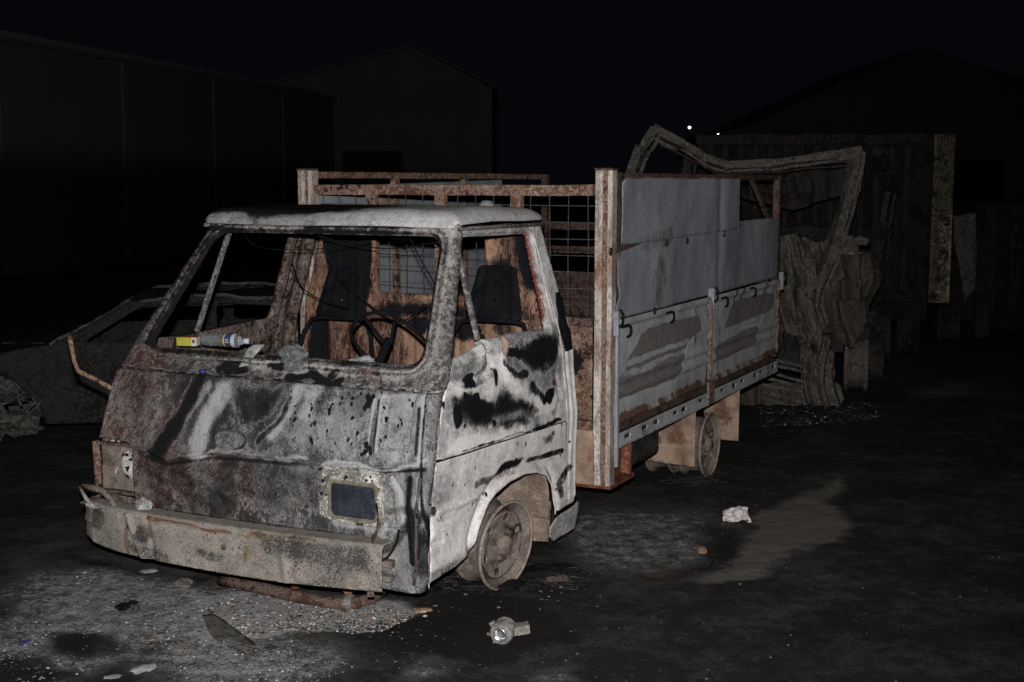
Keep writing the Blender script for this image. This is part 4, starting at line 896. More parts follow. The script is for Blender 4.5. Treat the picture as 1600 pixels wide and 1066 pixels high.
# ---- running gear
def make_wheel(name, c, steer=0, camber=0, sides=1):
    w = empty(name, c); w.parent = truck; w.rotation_euler = (0, camber, steer)
    Rr = .222
    b = MB(); b.lathe([(Rr, .085), (Rr+.004, .078), (Rr-.004, .068), (.192, .055), (.188, .02), (.19, -.05), (Rr-.006, -.068), (Rr, -.085), (Rr-.02, -.085), (.18, -.05), (.178, .02), (.182, .048), (Rr-.014, .072), (Rr, .085)], (0, 0, 0), (1, 0, 0), 48); b.build('rim', M['rim'], w, True)
    M['rimlip'] = M.get('rimlip') or burnt('ash_dusted_rim_lip', (.20, .165, .14), ash=(.36, .31, .27), rust=(.11, .05, .035), sc=9, b_ash=.35, b_soot=.14, b_rust=.14, aw=.4)
    b = MB(); b.tube([(.084, .219*math.cos(t), .219*math.sin(t)) for t in np.linspace(0, 2*math.pi, 49)[:-1]], .008, 6, closed=True); b.build('rim_lip', M['rimlip'], w, True)
    # dished disc with six hand holes
    out = [(.172*math.cos(t), .172*math.sin(t)) for t in np.linspace(0, 2*math.pi, 49)[:-1]]
    hol = [[(.138*math.cos(k*math.pi/3+.35)+.020*math.cos(t), .138*math.sin(k*math.pi/3+.35)+.020*math.sin(t)) for t in np.linspace(0, 2*math.pi, 13)[:-1]] for k in range(6)]
    def mp(U):
        r = np.hypot(U[:, 0], U[:, 1]); h = np.interp(r, [0, .05, .085, .10, .12, .165, .187], [.066, .066, .060, .040, .050, .062, .044])
        return np.c_[h+(vnoise(U, 40, 2)-.5)*.003, U[:, 0], U[:, 1]]
    def cf(U, P):
        r = np.hypot(U[:, 0], U[:, 1]); n = len(r); return np.c_[.3*np.exp(-((r-.09)/.02)**2)+.45*sm(r, .160, .172)+.35*sm(fbm(U, 9, 3, 4), .5, .65), .35*(r < .08), .15*(r > .11), np.zeros(n)]  # recess ring and outer edge shaded dark in the colour, besides random soot
    d = patch('wheel_disc', out, hol, .011, mp, M['rim'], w, .006, cf)
    b = MB(); b.lathe([(.001, .098), (.035, .096), (.048, .088), (.052, .055)], (0, 0, 0), (1, 0, 0), 20); b.build('hub_cap', M['rim'], w, True)
    for k in range(6):
        t = k*math.pi/3; b = MB(); b.lathe([(.001, .082), (.010, .08), (.011, .055)], (0, .068*math.cos(t), .068*math.sin(t)), (1, 0, 0), 6); b.build('wheel_nut', M['rim'], w)
    b = MB(); b.lathe([(.001, .02), (.165, .02), (.165, -.04), (.001, -.04)], (0, 0, 0), (1, 0, 0), 24); b.build('brake_drum', M['rusthole'], w)
    return w
make_wheel('wheel', (.845, .80, .226), R(-9), R(4))
make_wheel('wheel', (-.83, .80, .216), R(171), 0)
make_wheel('wheel', (.95, 3.72, .205), 0, 0); make_wheel('wheel', (.72, 3.72, .205), math.pi, 0)
make_wheel('wheel', (-.95, 3.72, .205), math.pi, 0); make_wheel('wheel', (-.72, 3.72, .205), 0, 0)
b = MB(); b.tube([(-.8, .8, .22), (.8, .8, .22)], .04, 10); b.build('front_axle', M['under'], truck, True)
b = MB(); b.tube([(-.85, 3.72, .22), (-.12, 3.72, .22), (-.1, 3.72, .22), (.1, 3.72, .22), (.12, 3.72, .22), (.85, 3.72, .22)], [.05, .05, .15, .15, .05, .05], 12); b.build('rear_axle', M['under'], truck, True)
for sg in (-1, 1):
    b = MB(); b.b(sg*.40-.035, .1, .36, sg*.40+.035, 5.45, .50); b.build('chassis_rail', M['under'], truck)
    b = MB(); b.tube([(sg*.55, .2, .26), (sg*.55, .8, .19), (sg*.55, 1.4, .26)], .025, 6); b.build('leaf_spring', M['under'], truck)
b = MB(); b.b(-.3, .5, .25, .3, 1.4, .5); b.build('engine_block', M['under'], truck, bevel=.03, cut=.12, jig=.02)
# inner front arch behind the wheel, with its rubber-less flap
def arch_map(U): return np.c_[U[:, 0], 1.20+.06*np.sin(np.clip((U[:, 1]-.2)/.4, 0, 1)*1.5)*-1+.02*vnoise(U, 7, 3), U[:, 1]]
patch('inner_arch', [(.50, .22), (.90, .22), (.90, .56), (.50, .60)], [], .02, lambda U: np.c_[U[:, 0], 1.34-1.1*np.clip(U[:, 1]-.36, 0, 1)**1.4+.015*vnoise(U, 9, 3), U[:, 1]], M['tanclean'], truck, .004, flip=False)
patch('inner_arch', [(.42, .40), (1.36, .40), (1.36, .62), (.42, .62)], [], .03, lambda U: np.c_[.60+.02*vnoise(U, 6, 3), U[:, 0], U[:, 1]], M['tanclean'], truck, .004, flip=False)
patch('mud_flap', [(.66, .085), (.895, .095), (.90, .31), (.66, .31)], [], .02, lambda U: np.c_[U[:, 0], 1.36+.012*np.sin(U[:, 0]*20+U[:, 1]*9)-.05*np.clip(.3-U[:, 1], 0, 1), U[:, 1]], M['tanclean'], truck, .004)
# cab step under the door's rear corner
def step_map(U):
    return np.c_[.945-.02*np.clip((.20-U[:, 1])/.1, 0, 1)+.01*vnoise(U, 12, 2)-np.clip(U[:, 0]-1.62, 0, 1)*.3, U[:, 0], U[:, 1]]
patch('step', [(1.26, .20), (1.33, .235), (1.68, .255), (1.72, .23), (1.70, .14), (1.60, .105), (1.34, .105), (1.27, .15)], [], .012, step_map, [M['door'], M['under']], truck, .006, lambda U, P: np.c_[.25*sm(fbm(U, 9, 3, 3), .45, .6), .25*sm(fbm(U, 7, 3, 8), .5, .6), np.full(len(U), .35), np.zeros(len(U))])

# ---- cargo bed
BX = 1.04; Y0 = 1.86; Y1 = 5.45
# front corner posts (channel section: two flanges with a rusty web between)
def post(xc, y, z0, z1, name='corner_post', mat='rustbar', w=.100):
    e = empty(name, (xc, y, z0)); e.parent = truck; h = z1-z0
    sg = 1 if xc > 0 else -1
    b = MB(); b.b(-w/2, 0, 0, -w/2+.042, .07, h); b.build('flange', M['postpale'], e, cut=.06, jig=.003)
    b = MB(); b.b(-w/2+.043, .012, .002, w/2-.028, .07, h-.004); b.build('web', M[mat], e, cut=.06, jig=.003)
    b = MB(); b.b(w/2-.027, .002, 0, w/2, .07, h); b.build('flange', M['postpale'], e, cut=.06, jig=.003)
    b = MB(); b.b(-w/2-.004, -.004, h+.001, w/2+.004, .078, h+.012); b.build('post_cap', M['rustdark'], e)
    return e
M['postpale'] = burnt('flaking_cream_post', (.27, .23, .20), ash=(.62, .58, .54), rust=(.17, .068, .036), soot=(.03, .025, .023), sc=4.5, b_ash=.46, b_rust=.40, b_soot=.18, streak=(1, 1, .4))
pr = post(BX-.05, Y0, .30, 2.065); pl_ = post(-BX+.05, Y0, .42, 2.07)
b = MB(); b.b(-.93, Y0+.01, 1.925, .92, Y0+.06, 1.985); b.build('headboard_rail', M['rustbar'], truck, cut=.05, jig=.004)
b = MB(); b.b(-.93, Y0+.012, 1.20, .92, Y0+.058, 1.245); b.build('headboard_rail', M['rustdark'], truck, cut=.06, jig=.004)
b = MB(); b.b(-.93, Y0+.012, .60, .92, Y0+.058, .66); b.build('headboard_rail', M['rustbar'], truck)
for x in (-.525, -.05, .446):
    b = MB(); b.b(x-.033, Y0+.014, 1.246, x+.033, Y0+.054, 1.924); b.build('headboard_stile', M['rustbar'], truck, cut=.06, jig=.004)
M['wirem'] = burnt('burnt_wire_mesh', (.06, .058, .058), ash=(.16, .155, .15), sc=20, b_ash=.2)
for i, x in enumerate(np.arange(-.90, .90, .118)):
    b = MB(); b.tube([(x, Y0+.066, 1.22), (x+.004*math.sin(i*3), Y0+.068, 1.6), (x, Y0+.066, 1.93)], .0028, 5); b.build('mesh_wire', M['wirem'], truck)
for i, z in enumerate(np.arange(1.31, 1.92, .093)):
    b = MB(); b.tube([(-.92, Y0+.072, z), (0, Y0+.074, z-.006*math.sin(i*2)), (.92, Y0+.072, z)], .0028, 5); b.build('mesh_wire', M['wirem'], truck)
# headboard lower sheet, soot and rust
def hb_map(U): return np.c_[U[:, 0], Y0+.035+.012*np.sin(U[:, 0]*25)+(fbm(U, 5, 3, 3)-.5)*.02, U[:, 1]]
patch('headboard_sheet', [(-.92, .665), (.92, .665), (.92, 1.195), (-.92, 1.195)], [], .025, hb_map, M['rustbar'], truck, .004,
      lambda U, P: np.c_[.3*sm(fbm(U, 5, 3, 2), .45, .6), np.full(len(U), .2), np.full(len(U), .1), np.zeros(len(U))])
# bed floor and cross members
b = MB(); b.b(-1.0, Y0+.08, .56, 1.0, Y1-.02, .60); b.build('bed_floor', M['under'], truck)
for k in range(6):
    y = Y0+.25+k*.62; b = MB(); b.b(-1.0, y, .505, 1.0, y+.06, .558); b.build('cross_member', M['under'], truck)
# near side: top rail, upper sheet, lower sheet, rear window frame
def side_sheet(name, poly, xoff, mat, colf, amp=.012, flip=False, curl=None, sgn=1, sp=.02):
    def mp(U):
        x = BX-.012+xoff+(fbm(U, 1.7, 3, 12)-.5)*amp*2+(fbm(U, 6, 2, 5)-.5)*amp*1.0+.006*np.sin(U[:, 0]*5.2)-.010*np.exp(-((U[:, 0]-3.85)/.06)**2)
        if curl is not None: x = x+curl(U)
        return np.c_[sgn*x, U[:, 0], U[:, 1]]
    return patch(name, poly, [], sp, mp, mat, truck, .0025, colf, flip=flip)
def up_col(U, P):
    n = len(U); y, z = U[:, 0], U[:, 1]; W = U+np.c_[fbm(U, 4, 3, 2)-.5, fbm(U, 4, 3, 4)-.5]*.1
    s = .28*line(W, [(2.0, 1.62), (2.5, 1.66), (2.8, 1.68)], .06)+.22*area(W, [(2.3, 1.5), (3.2, 1.45), (3.4, 1.9), (2.6, 1.8)], .2)
    for i in range(5): s += .16*line(W, [(2.2+.45*i, 1.28), (2.25+.45*i, 1.6)], .03)
    s += .55*(1-sm(y+.05*(fbm(U, 3, 3, 7)-.5), 1.97, 2.06))+.3*sm(fbm(U*np.array([1.2, .5]), 2.2, 3, 91), .54, .66)  # dark band beside the post is shadow painted into the sheet, plus random stains
    rr = .75*sm(z, 2.012, 2.03)+.5*line(W, [(1.95, 1.62), (2.35, 1.64)], .02)
    a = .25*line(W, [(3.85, 2.0), (3.9, 1.3)], .08)+.22*line(W, [(2.05, 2.0), (2.1, 1.7)], .1)
    return np.c_[s, rr, a, np.zeros(n)]
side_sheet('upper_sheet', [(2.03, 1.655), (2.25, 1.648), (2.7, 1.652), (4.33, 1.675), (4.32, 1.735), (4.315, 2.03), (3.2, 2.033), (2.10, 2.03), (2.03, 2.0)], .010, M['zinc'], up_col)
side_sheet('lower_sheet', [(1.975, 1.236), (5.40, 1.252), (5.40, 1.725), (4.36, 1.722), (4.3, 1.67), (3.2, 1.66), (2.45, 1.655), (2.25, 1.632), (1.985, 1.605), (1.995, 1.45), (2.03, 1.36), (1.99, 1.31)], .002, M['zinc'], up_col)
b = MB(); b.b(BX-.052, Y0+.072, 1.30, BX-.030, 4.30, 2.02); b.build('side_backing', M['rustdark'], truck, cut=.12, jig=.004)
b = MB(); b.b(BX-.055, Y0+.072, 2.022, BX-.006, Y1-.06, 2.052); b.build('top_rail', M['rustdark'], truck, cut=.07, jig=.004)
b = MB(); b.b(BX-.05, Y1-.06, .62, BX-.002, Y1, 2.05); b.build('rear_post', M['rustdark'], truck, cut=.06, jig=.004)
b = MB(); b.bar((BX-.035, 4.72, 2.02), (BX-.035, 5.38, 1.60), .03, .03); b.build('brace', M['rustdark'], truck)
b = MB(); b.b(BX-.05, 4.315, 1.72, BX-.02, 4.355, 2.02); b.build('window_post', M['rustdark'], truck)
M['bolt'] = burnt('black_washer', (.03, .03, .03), sc=30)
for (y, z) in [(1.807,1.625),(2.717,1.633),(3.101,1.633),(3.886,1.650)]+[(2.518,1.236)]:
    b = MB(); b.lathe([(.008, .0), (.022, .0), (.022, .008), (.009, .010), (.008, .0)], (BX+.012, y, z), (1, 0, 0), 12); b.build('washer', M['bolt'], truck)
# drop sides with pressed steps and the peeled wave pattern
def drop(name, y0, y1, shapes, stripes):
    def mp(U):
        z = U[:, 1]; st = .007*(sm(z, .775, .79)-sm(z, .815, .83)+sm(z, .855, .87)-sm(z, .895, .91))
        lip = .022*(sm(z, 1.185, 1.20))+.012*(1-sm(z, .655, .67))
        return np.c_[BX-.010+st*2.2-.004*sum(area(U, q, .006) for q in shapes)+lip+(fbm(U, 2, 3, 4)-.5)*.022+(fbm(U, 7, 3, 14)-.5)*.008, U[:, 0], z]
    def cf(U, P):
        y, z = U[:, 0], U[:, 1]; n = len(U); W = U+np.c_[fbm(U, 8, 3, 2)-.5, fbm(U, 8, 3, 4)-.5]*.03
        s = np.full(n, -.1); rr = np.zeros(n); a = np.full(n, .2)
        for sh in shapes: s += 1.05*area(W, sh, .012); rr += .18*area(W, sh, .03)
        for st in stripes: k = line(W, st, .018, .3); s -= .8*k; rr -= .2*k; a += .2*k
        s += .25*sm(fbm(U*np.array([1, 5]), 3, 3, 6), .56, .7)
        rr += .5*sm(vnoise(U*np.array([16, .9]), 1., 31), .62, .8)*sm(fbm(U, 2.5, 2, 8), .4, .6)+.22*sm(fbm(U, 3, 3, 77), .5, .62)
        s += .35*sm(vnoise(U*np.array([1.5, 22]), 1., 35), .70, .86)
        rr += .55*sm(.70-z, 0, .03)+.5*np.exp(-((y-y1)/.03)**2)*sm(fbm(U, 14, 2, 3), .4, .6)
        return np.c_[s, rr, a, np.zeros(n)]
    o = patch(name, [(y0, .64), (y1, .64), (y1, 1.236), (y0, 1.236)], [], .012, mp, [M['drop'], M['rustdark']], truck, .006, cf)
    return o
TW = [(1.952,0.771),(1.978,0.892),(2.117,0.917),(2.175,0.999),(2.319,1.058),(2.381,1.112),(2.577,1.138),(3.466,1.127),(3.526,1.019),(3.339,0.996),(3.211,0.951),(3.137,0.884),(3.115,0.821),(2.993,0.762)]
TW2 = [(3.782,0.754),(3.818,0.883),(3.994,0.917),(4.049,1.002),(4.195,1.126),(4.351,1.159),(5.113,1.148),(5.381,1.118),(5.352,1.018),(5.017,0.977),(4.879,0.912),(4.852,0.807),(4.679,0.787)]
d1 = drop('drop_side', Y0+.10, 3.635, [TW], [[(2.115,0.962),(2.675,0.971),(3.235,0.981)], [(2.097,0.905),(2.631,0.913),(3.161,0.915)]])
d2 = drop('drop_side', 3.675, Y1-.03, [TW2], [[(3.991,0.954),(4.496,0.968),(5.017,0.982)], [(3.964,0.916),(4.433,0.927),(4.984,0.941)]])
# hooks, hinge strips
def hook(y, z, par):
    b = MB(); b.tube([(BX+.022, y-.10, z+.012), (BX+.03, y-.03, z+.015), (BX+.032, y+.0, z+.005), (BX+.032, y+.012, z-.022), (BX+.032, y-.005, z-.045), (BX+.03, y-.04, z-.05)], .008, 6); b.build('hook', M['black'], par, True)
for (y, z) in [(2.079,1.183),(2.817,1.194)]: hook(y, z, d1)
for (y, z) in [(3.945,1.196),(4.646,1.212)]: hook(y, z, d2)
for y, par in ((3.605, d1), (5.36, d2)):
    b = MB(); pts = []
    for i in range(13): pts.append((BX+.014+.004*math.sin(i*1.9), y+.018*math.sin(i*1.1), 1.215-i*.046))
    b.tube(pts, [.013+.005*math.sin(i*2.3) for i in range(13)], 6); b.build('hinge_strip', M['rustbar'], par, True)
for y in (1.91, 3.655, 5.46):
    b = MB(); b.b(BX-.015, y-.014, 1.15, BX+.03, y+.014, 1.29); b.build('latch_plate', M['zinc'], truck, bevel=.004)
    b = MB(); b.tube([(BX+.032, y-.01, 1.20), (BX+.05, y, 1.22), (BX+.05, y+.01, 1.27), (BX+.034, y, 1.30)], .008, 6); b.build('latch_lever', M['black'], truck, True)
b = MB(); b.b(BX-.014, Y0+.072, .40, BX+.016, Y0+.096, 1.25); b.build('edge_strip', M['zinc'], truck, cut=.08, jig=.003)
b = MB(); b.b(BX-.006, 3.638, .64, BX+.016, 3.672, 1.24); b.build('middle_post', M['zinc'], truck, cut=.08, jig=.003)
# rusty ledge and the long pale lower beam with dark slots
b = MB(); b.b(BX-.05, Y0+.075, .585, BX-.018, Y1-.01, .638); b.build('ledge', M['rustdark'], truck, cut=.06, jig=.003)
slots = []
for k in range(13):
    y = 2.08+k*.262+.05*math.sin(k*2.7); slots.append(rrect(y, .538+.006*math.sin(k*3), y+.085, .56, .010, 3))
patch('side_beam', [(Y0+.10, .495), (Y1, .488), (Y1, .583), (Y0+.10, .583)], slots, .014, lambda U: np.c_[BX+.004+(fbm(U, 3, 3, 3)-.5)*.01, U[:, 0], U[:, 1]], [M['drop'], M['under']], truck, .006,
      lambda U, P: np.c_[.25*sm(fbm(U, 6, 3, 2), .5, .65), .35*sm(fbm(U, 5, 3, 12), .5, .62), np.full(len(U), .25), np.zeros(len(U))])
b = MB(); b.b(BX-.05, Y0+.1, .489, BX-.006, Y1-.005, .582); b.build('beam_core', M['under'], truck)
b = MB(); b.b(BX+.006, 3.60, .50, BX+.022, 3.72, .66); b.build('hinge_plate', M['rustbar'], truck, cut=.03, jig=.006)
# far side, seen from inside through the headboard mesh
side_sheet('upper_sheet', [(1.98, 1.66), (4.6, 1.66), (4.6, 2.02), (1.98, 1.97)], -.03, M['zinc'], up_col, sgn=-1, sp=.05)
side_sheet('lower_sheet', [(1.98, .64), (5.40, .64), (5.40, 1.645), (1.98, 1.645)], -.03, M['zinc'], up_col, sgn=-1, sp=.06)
b = MB(); b.bar((-BX+.03, Y0+.07, 2.045), (-BX+.03, Y1, 2.045), .05, .04); b.build('top_rail', M['rustbar'], truck, cut=.1, jig=.004)
b = MB(); b.bar((-BX+.05, 2.6, 1.70), (-BX+.05, 2.95, 2.03), .03, .03); b.build('brace', M['tan'], truck)
for y in (2.9, 3.9):
    b = MB(); b.b(-BX+.03, y, .62, -BX+.075, y+.045, 2.02); b.build('side_stake', M['rustbar'], truck)
# tailgate and rear frame
b = MB(); b.b(-BX+.01, Y1-.05, .62, -BX+.06, Y1, 2.05); b.build('rear_post', M['rustdark'], truck)
b = MB(); b.b(-.96, Y1-.045, .62, .96, Y1-.01, 1.24); b.build('tailgate', M['rustdark'], truck, cut=.15, jig=.006)
for z in (1.40, 1.60):
    b = MB(); b.b(-.97, Y1-.05, z, .98, Y1-.02, z+.06); b.build('tail_rail', M['rustdark'], truck)
# red-oxide tool bracket under the front of the bed
br = empty('tool_bracket', (0, 0, 0)); br.parent = truck
b = MB(); b.b(.66, 1.90, .275, 1.03, 2.28, .30); b.build('tray', M['redoxide'], br, cut=.06, jig=.004)
b = MB(); b.b(.655, 2.24, .30, 1.02, 2.262, .50); b.build('back_panel', M['redoxide'], br, cut=.06, jig=.004)
b = MB(); b.b(.60, 1.862, .301, .925, 1.885, .60); b.build('front_panel', M['tan'], br, cut=.06, jig=.004)
b = MB(); b.b(.95, 1.94, .301, .965, 2.235, .48); b.build('side_panel', M['redoxide'], br, cut=.06, jig=.004)
b = MB(); b.bar((.93, 1.855, .59), (.93, 1.855, .31), .03, .02); b.bar((.62, 1.852, .60), (.94, 1.852, .60), .02, .03); b.build('frame_edge', M['tan'], br)
b = MB(); b.b(.5, 2.35, .28, .95, 2.95, .50); b.build('fuel_tank', M['under'], truck, bevel=.04)
# plates before and behind the rear wheels
def plate(y, poly, mat='tan', flip=False):
    patch('mudguard_plate', poly, [], .018, lambda U: np.c_[U[:, 0], y+(fbm(U, 4, 3, 8)-.5)*.02, U[:, 1]], M[mat], truck, .004,
          lambda U, P: np.c_[.45*sm(fbm(U, 6, 3, 2), .55, .7), .35*sm(fbm(U, 7, 3, 5), .5, .65), np.full(len(U), .1), np.zeros(len(U))], flip=flip)
    b = MB(); b.b(poly[0][0]+.01, y+.012, max(.42, poly[2][1]-.12), poly[1][0]-.01, y+.03, .50); b.build('plate_stay', M['under'], truck)
plate(3.40, [(.655, .125), (1.03, .108), (1.035, .487), (.66, .487)])
plate(4.42, [(.78, .10), (1.03, .105), (1.035, .485), (.75, .485)])

# ================================================================== things on the dashboard
def truck_world(p): return Matrix.Translation(OT)@Matrix.Rotation(-TH, 4, 'Z')@Vector(p)
mY = plain('yellow_carton_print', (.34, .30, .04), .6); mWh = plain('white_carton_print', (.46, .42, .37), .6); mOr = plain('orange_carton_print', (.55, .14, .03), .6); mDk = plain('dark_print', (.05, .05, .05), .6)
q = truck_world((-.715, .405, 1.168))
jc = empty('drink_carton', q, -TH+R(18)); tag(jc, 'yellow and white drink carton lying on the dashboard', 'carton')
b = MB(); b.b(-.045, -.028, 0, .032, .028, .044); b.build('box', mY, jc, bevel=.003)
b = MB(); b.b(.0325, -.0285, -.0005, .062, .0285, .0445); b.build('end_panel', mWh, jc, bevel=.003)
b = MB(); b.b(-.01, -.028, .0450, .060, .018, .0456); b.build('orange_band', mOr, jc)
b = MB(); b.b(.040, -.0300, .016, .054, -.0288, .034); b.build('printed_mark', mDk, jc)
q = truck_world((-.50, .43, 1.185))
bt = empty('plastic_bottle', q, -TH+R(4)); tag(bt, 'clear crumpled plastic bottle with blue label on the dashboard', 'bottle')
mP = bpy.data.materials.new('clear_bottle_plastic'); mP.use_nodes = True; pb = mP.node_tree.nodes['Principled BSDF']
pb.inputs['Base Color'].default_value = (.75, .78, .8, 1); pb.inputs['Roughness'].default_value = .12; pb.inputs['Transmission Weight'].default_value = .9; pb.inputs['IOR'].default_value = 1.2
prof = [(.001, -.12), (.026, -.12), (.032, -.112)]+[(.033+.0022*math.sin(i*1.9), -.10+i*.008) for i in range(15)]+[(.033, .03), (.033, .085), (.028, .10), (.016, .118), (.0125, .125), (.0125, .14)]
b = MB(); b.lathe(prof, (0, 0, .02), (1, 0, 0), 20); b.build('bottle_body', mP, bt, True)
mBl = plain('blue_label_print', (.025, .05, .16), .5); mLY = plain('yellow_label_stripe', (.5, .36, .08), .5); mLW = plain('white_label_print', (.42, .43, .46), .5)
b = MB(); b.lathe([(.0345, .022), (.0345, .062)], (0, 0, .02), (1, 0, 0), 24); b.build('label', mBl, bt, True)
b = MB(); b.lathe([(.0350, .018), (.0350, .026)], (0, 0, .02), (1, 0, 0), 24); b.build('label_stripe', mLY, bt, True)
b = MB(); b.lathe([(.0350, .064), (.0350, .086)], (0, 0, .02), (1, 0, 0), 24); b.build('label_band', mLW, bt, True)
for zz, x0, x1 in ((.006, .034, .050), (-.006, .032, .056)):
    b = MB(); b.box(((x0+x1)/2, -.0335, .02+zz), (x1-x0, .004, .005)); b.build('printed_line', mLW if zz > 0 else mLY, bt)
b = MB(); b.lathe([(.001, .152), (.014, .152), (.0145, .128)], (0, 0, .02), (1, 0, 0), 14); b.build('cap', mLW, bt, True)
q = truck_world((-.395, .135, 1.085))
bc = empty('bottle_cap', q); tag(bc, 'small blue bottle cap lying on the scorched cowl', 'bottle cap')
b = MB(); b.lathe([(.001, .014), (.016, .014), (.018, .010), (.018, .0)], (0, 0, 0), (0, 0, 1), 16); b.build('cap', plain('blue_plastic', (.02, .02, .16), .5), bc, True)
# ================================================================== burnt saloon car at the left
M['car'] = burnt('charred_car_sheet', (.018, .0178, .0175), ash=(.065, .062, .06), rust=(.03, .022, .018), soot=(.007, .007, .007), sc=4, b_ash=.12, b_rust=.1, b_soot=.3)
M['carpale'] = burnt('car_scale_metal', (.055, .051, .048), ash=(.19, .178, .165), rust=(.07, .045, .035), sc=7, b_ash=.22, b_soot=.32, b_rust=.2)
car = empty('saloon_car', (-4.62, 9.75, 0), R(7)); tag(car, 'charred dark saloon car with torn front wing beside the truck', 'car')
CW = .78
def car_side(sgn, name, poly, holes):
    def mp(U):
        z = U[:, 1]; t = np.clip(z-.76, 0, 1)
        yy = CW-t*.42-.10*np.clip(.45-z, 0, 1)-.10*np.clip(.5-U[:, 0], 0, 1)+.03*np.exp(-((z-.60)/.05)**2)+(fbm(U, 2.5, 3, 4)-.5)*.035
        return np.c_[U[:, 0], sgn*yy+CW, z-(fbm(U[:, :1]*np.array([1.]) @ np.ones((1, 2)), 1.2, 2, 9)-.5)*.05*t]
    return patch(name, poly, holes, .03, mp, M['car'], car, .02, flip=sgn > 0)
def arc(cx, r, a0, a1, n=9): return [(cx+r*math.cos(R(a)), .26+r*math.sin(R(a))) for a in np.linspace(a0, a1, n)]
COUT = [(1.02, .30), (1.06, .16)]+[(2.96, .16)]+arc(3.32, .36, 196, -16)[::1]+[(4.12, .2), (4.16, .55), (4.10, .76), (3.50, .80), (3.02, 1.085), (2.2, 1.125), (1.70, 1.085), (1.14, .775), (.98, .755), (.62, .69), (.66, .60), (.85, .50)]
CWIN = roundpoly([(1.36, .79), (1.76, 1.035), (2.25, 1.07), (2.28, .80)], .05, 3); CWIN2 = roundpoly([(2.37, .80), (2.35, 1.07), (2.95, 1.035), (3.30, .81)], .05, 3)
car_side(-1, 'body_side', COUT, [CWIN, CWIN2])
COUT2 = [(.05, .2), (.05, .56)]+[(.98, .755), (1.14, .775), (1.70, 1.085), (2.2, 1.125), (3.02, 1.085), (3.5, .80), (4.10, .76), (4.12, .2)]
car_side(1, 'body_side', COUT2, [CWIN, CWIN2])
def crown(U, f): return np.c_[U[:, 0], U[:, 1]+CW, f(U)+(fbm(U, 2.2, 3, 8)-.5)*.04]
patch('bonnet', [(.02, -.70), (1.08, -.74), (1.12, .74), (.02, .70)], [], .04, lambda U: crown(U, lambda V: np.interp(V[:, 0], [0, .2, 1.1], [.57, .62, .765])+.03*(1-(V[:, 1]/.74)**2)), M['car'], car, .006)
patch('roof', [(1.68, -.63), (3.03, -.63), (3.03, .63), (1.68, .63)], [], .05, lambda U: crown(U, lambda V: 1.075+.05*(1-(V[:, 1]/.63)**2)-.03*np.exp(-((V[:, 0]-2.3)/.3)**2)), M['car'], car, .006)
patch('boot_lid', [(3.5, -.70), (4.1, -.70), (4.1, .70), (3.5, .70)], [], .05, lambda U: crown(U, lambda V: .78+.02*(1-(V[:, 1]/.7)**2)), M['car'], car, .006)
for y_ in (.14, 1.42):
    b = MB(); b.tube([(1.12, y_-.14*(y_ < 1)+.14*(y_ > 1), .775), (1.42, y_, .93), (1.72, y_, 1.085), (2.2, y_, 1.13), (2.9, y_, 1.10), (3.4, y_, .83)], .016, 5); b.build('roof_rail', M['carpale'], car, False, cut=.06, jig=.035)
b = MB(); b.b(.95, .1, .20, 4.0, 1.46, .26); b.build('floor_pan', M['car'], car, cut=.3, jig=.02)
b = MB(); b.b(1.05, .12, .26, 1.10, 1.44, .74); b.build('bulkhead', M['car'], car)
for k in range(2):
    b = MB(); b.bar((2.1, .35+k*.75, .3), (2.25, .35+k*.75, .85), .38, .05, up=(1, 0, 0)); b.build('seat_back_frame', M['car'], car, cut=.1, jig=.02)
for nm, cx, y in (('wheel', .58, .13), ('wheel', 3.32, .12), ('wheel', .58, 1.44), ('wheel', 3.32, 1.44)):
    b = MB(); b.lathe([(.001, -.02), (.06, -.03), (.10, .0), (.15, -.02), (.165, -.07), (.185, -.08), (.185, .08), (.15, .06), (.001, .05)], (cx, y, .175), (0, 1, 0), 24); b.build(nm, M['carpale'], car, True)
# what is left under the torn wing: engine, bulkhead panels, bumper beam
for i, (c, r, sq) in enumerate((((.55, .42, .42), .22, (1.4, .8, .8)), ((.20, .35, .30), .16, (1.2, .8, .9)), ((.90, .30, .46), .13, (.8, .7, 1.3)), ((.38, .16, .33), .10, (1.4, .5, .8)))):
    lump('engine_part', c, r, M['carpale'], car, 30+i, sq)
for i in range(8):
    u_ = .10+.11*i; lump('ash_heap', (u_, .02+.10*math.sin(i*2.1), .06+.10*abs(math.sin(i*1.3))), .055+.02*math.sin(i*3), M['carpale'], car, 110+i, (1.6, .9, .5))
b = MB(); b.bar((-.02, .05, .30), (1.0, .10, .17), .10, .09); b.build('bumper_beam', M['carpale'], car, cut=.06, jig=.03)
b = MB(); b.bar((.1, .12, .16), (.75, .06, .10), .12, .03); b.build('hanging_panel', M['carpale'], car, cut=.06, jig=.04)
patch('torn_wing', [(.92, .62), (1.36, .66), (1.34, .36), (1.16, .33), (1.02, .36), (.92, .44)], [], .02, lambda U: np.c_[U[:, 0], .02-.05*(U[:, 1]-.4)+.05*(fbm(U, 5, 3, 3)-.5), U[:, 1]], M['car'], car, .008)
wire([(1.0, .03, .60), (.92, .04, .55), (.85, .06, .40), (.88, .05, .30)], .012, 'carpale', 'trim_edge', car)
lump('melted_lump', (1.28, .10, .705), .045, M['carpale'], car, 44, (2.0, 1.0, .4))
rw_ = random.Random(12)
for i in range(10):
    x0, z0 = rw_.uniform(.0, 1.0), rw_.uniform(.15, .5); P_ = [(x0, rw_.uniform(-.05, .2), z0)]
    for k in range(4): P_.append((P_[-1][0]+rw_.uniform(-.16, .16), rw_.uniform(-.06, .15), max(.02, P_[-1][2]+rw_.uniform(-.16, .12))))
    wire(P_, rw_.uniform(.006, .014), 'carpale', 'bent_strip', car)
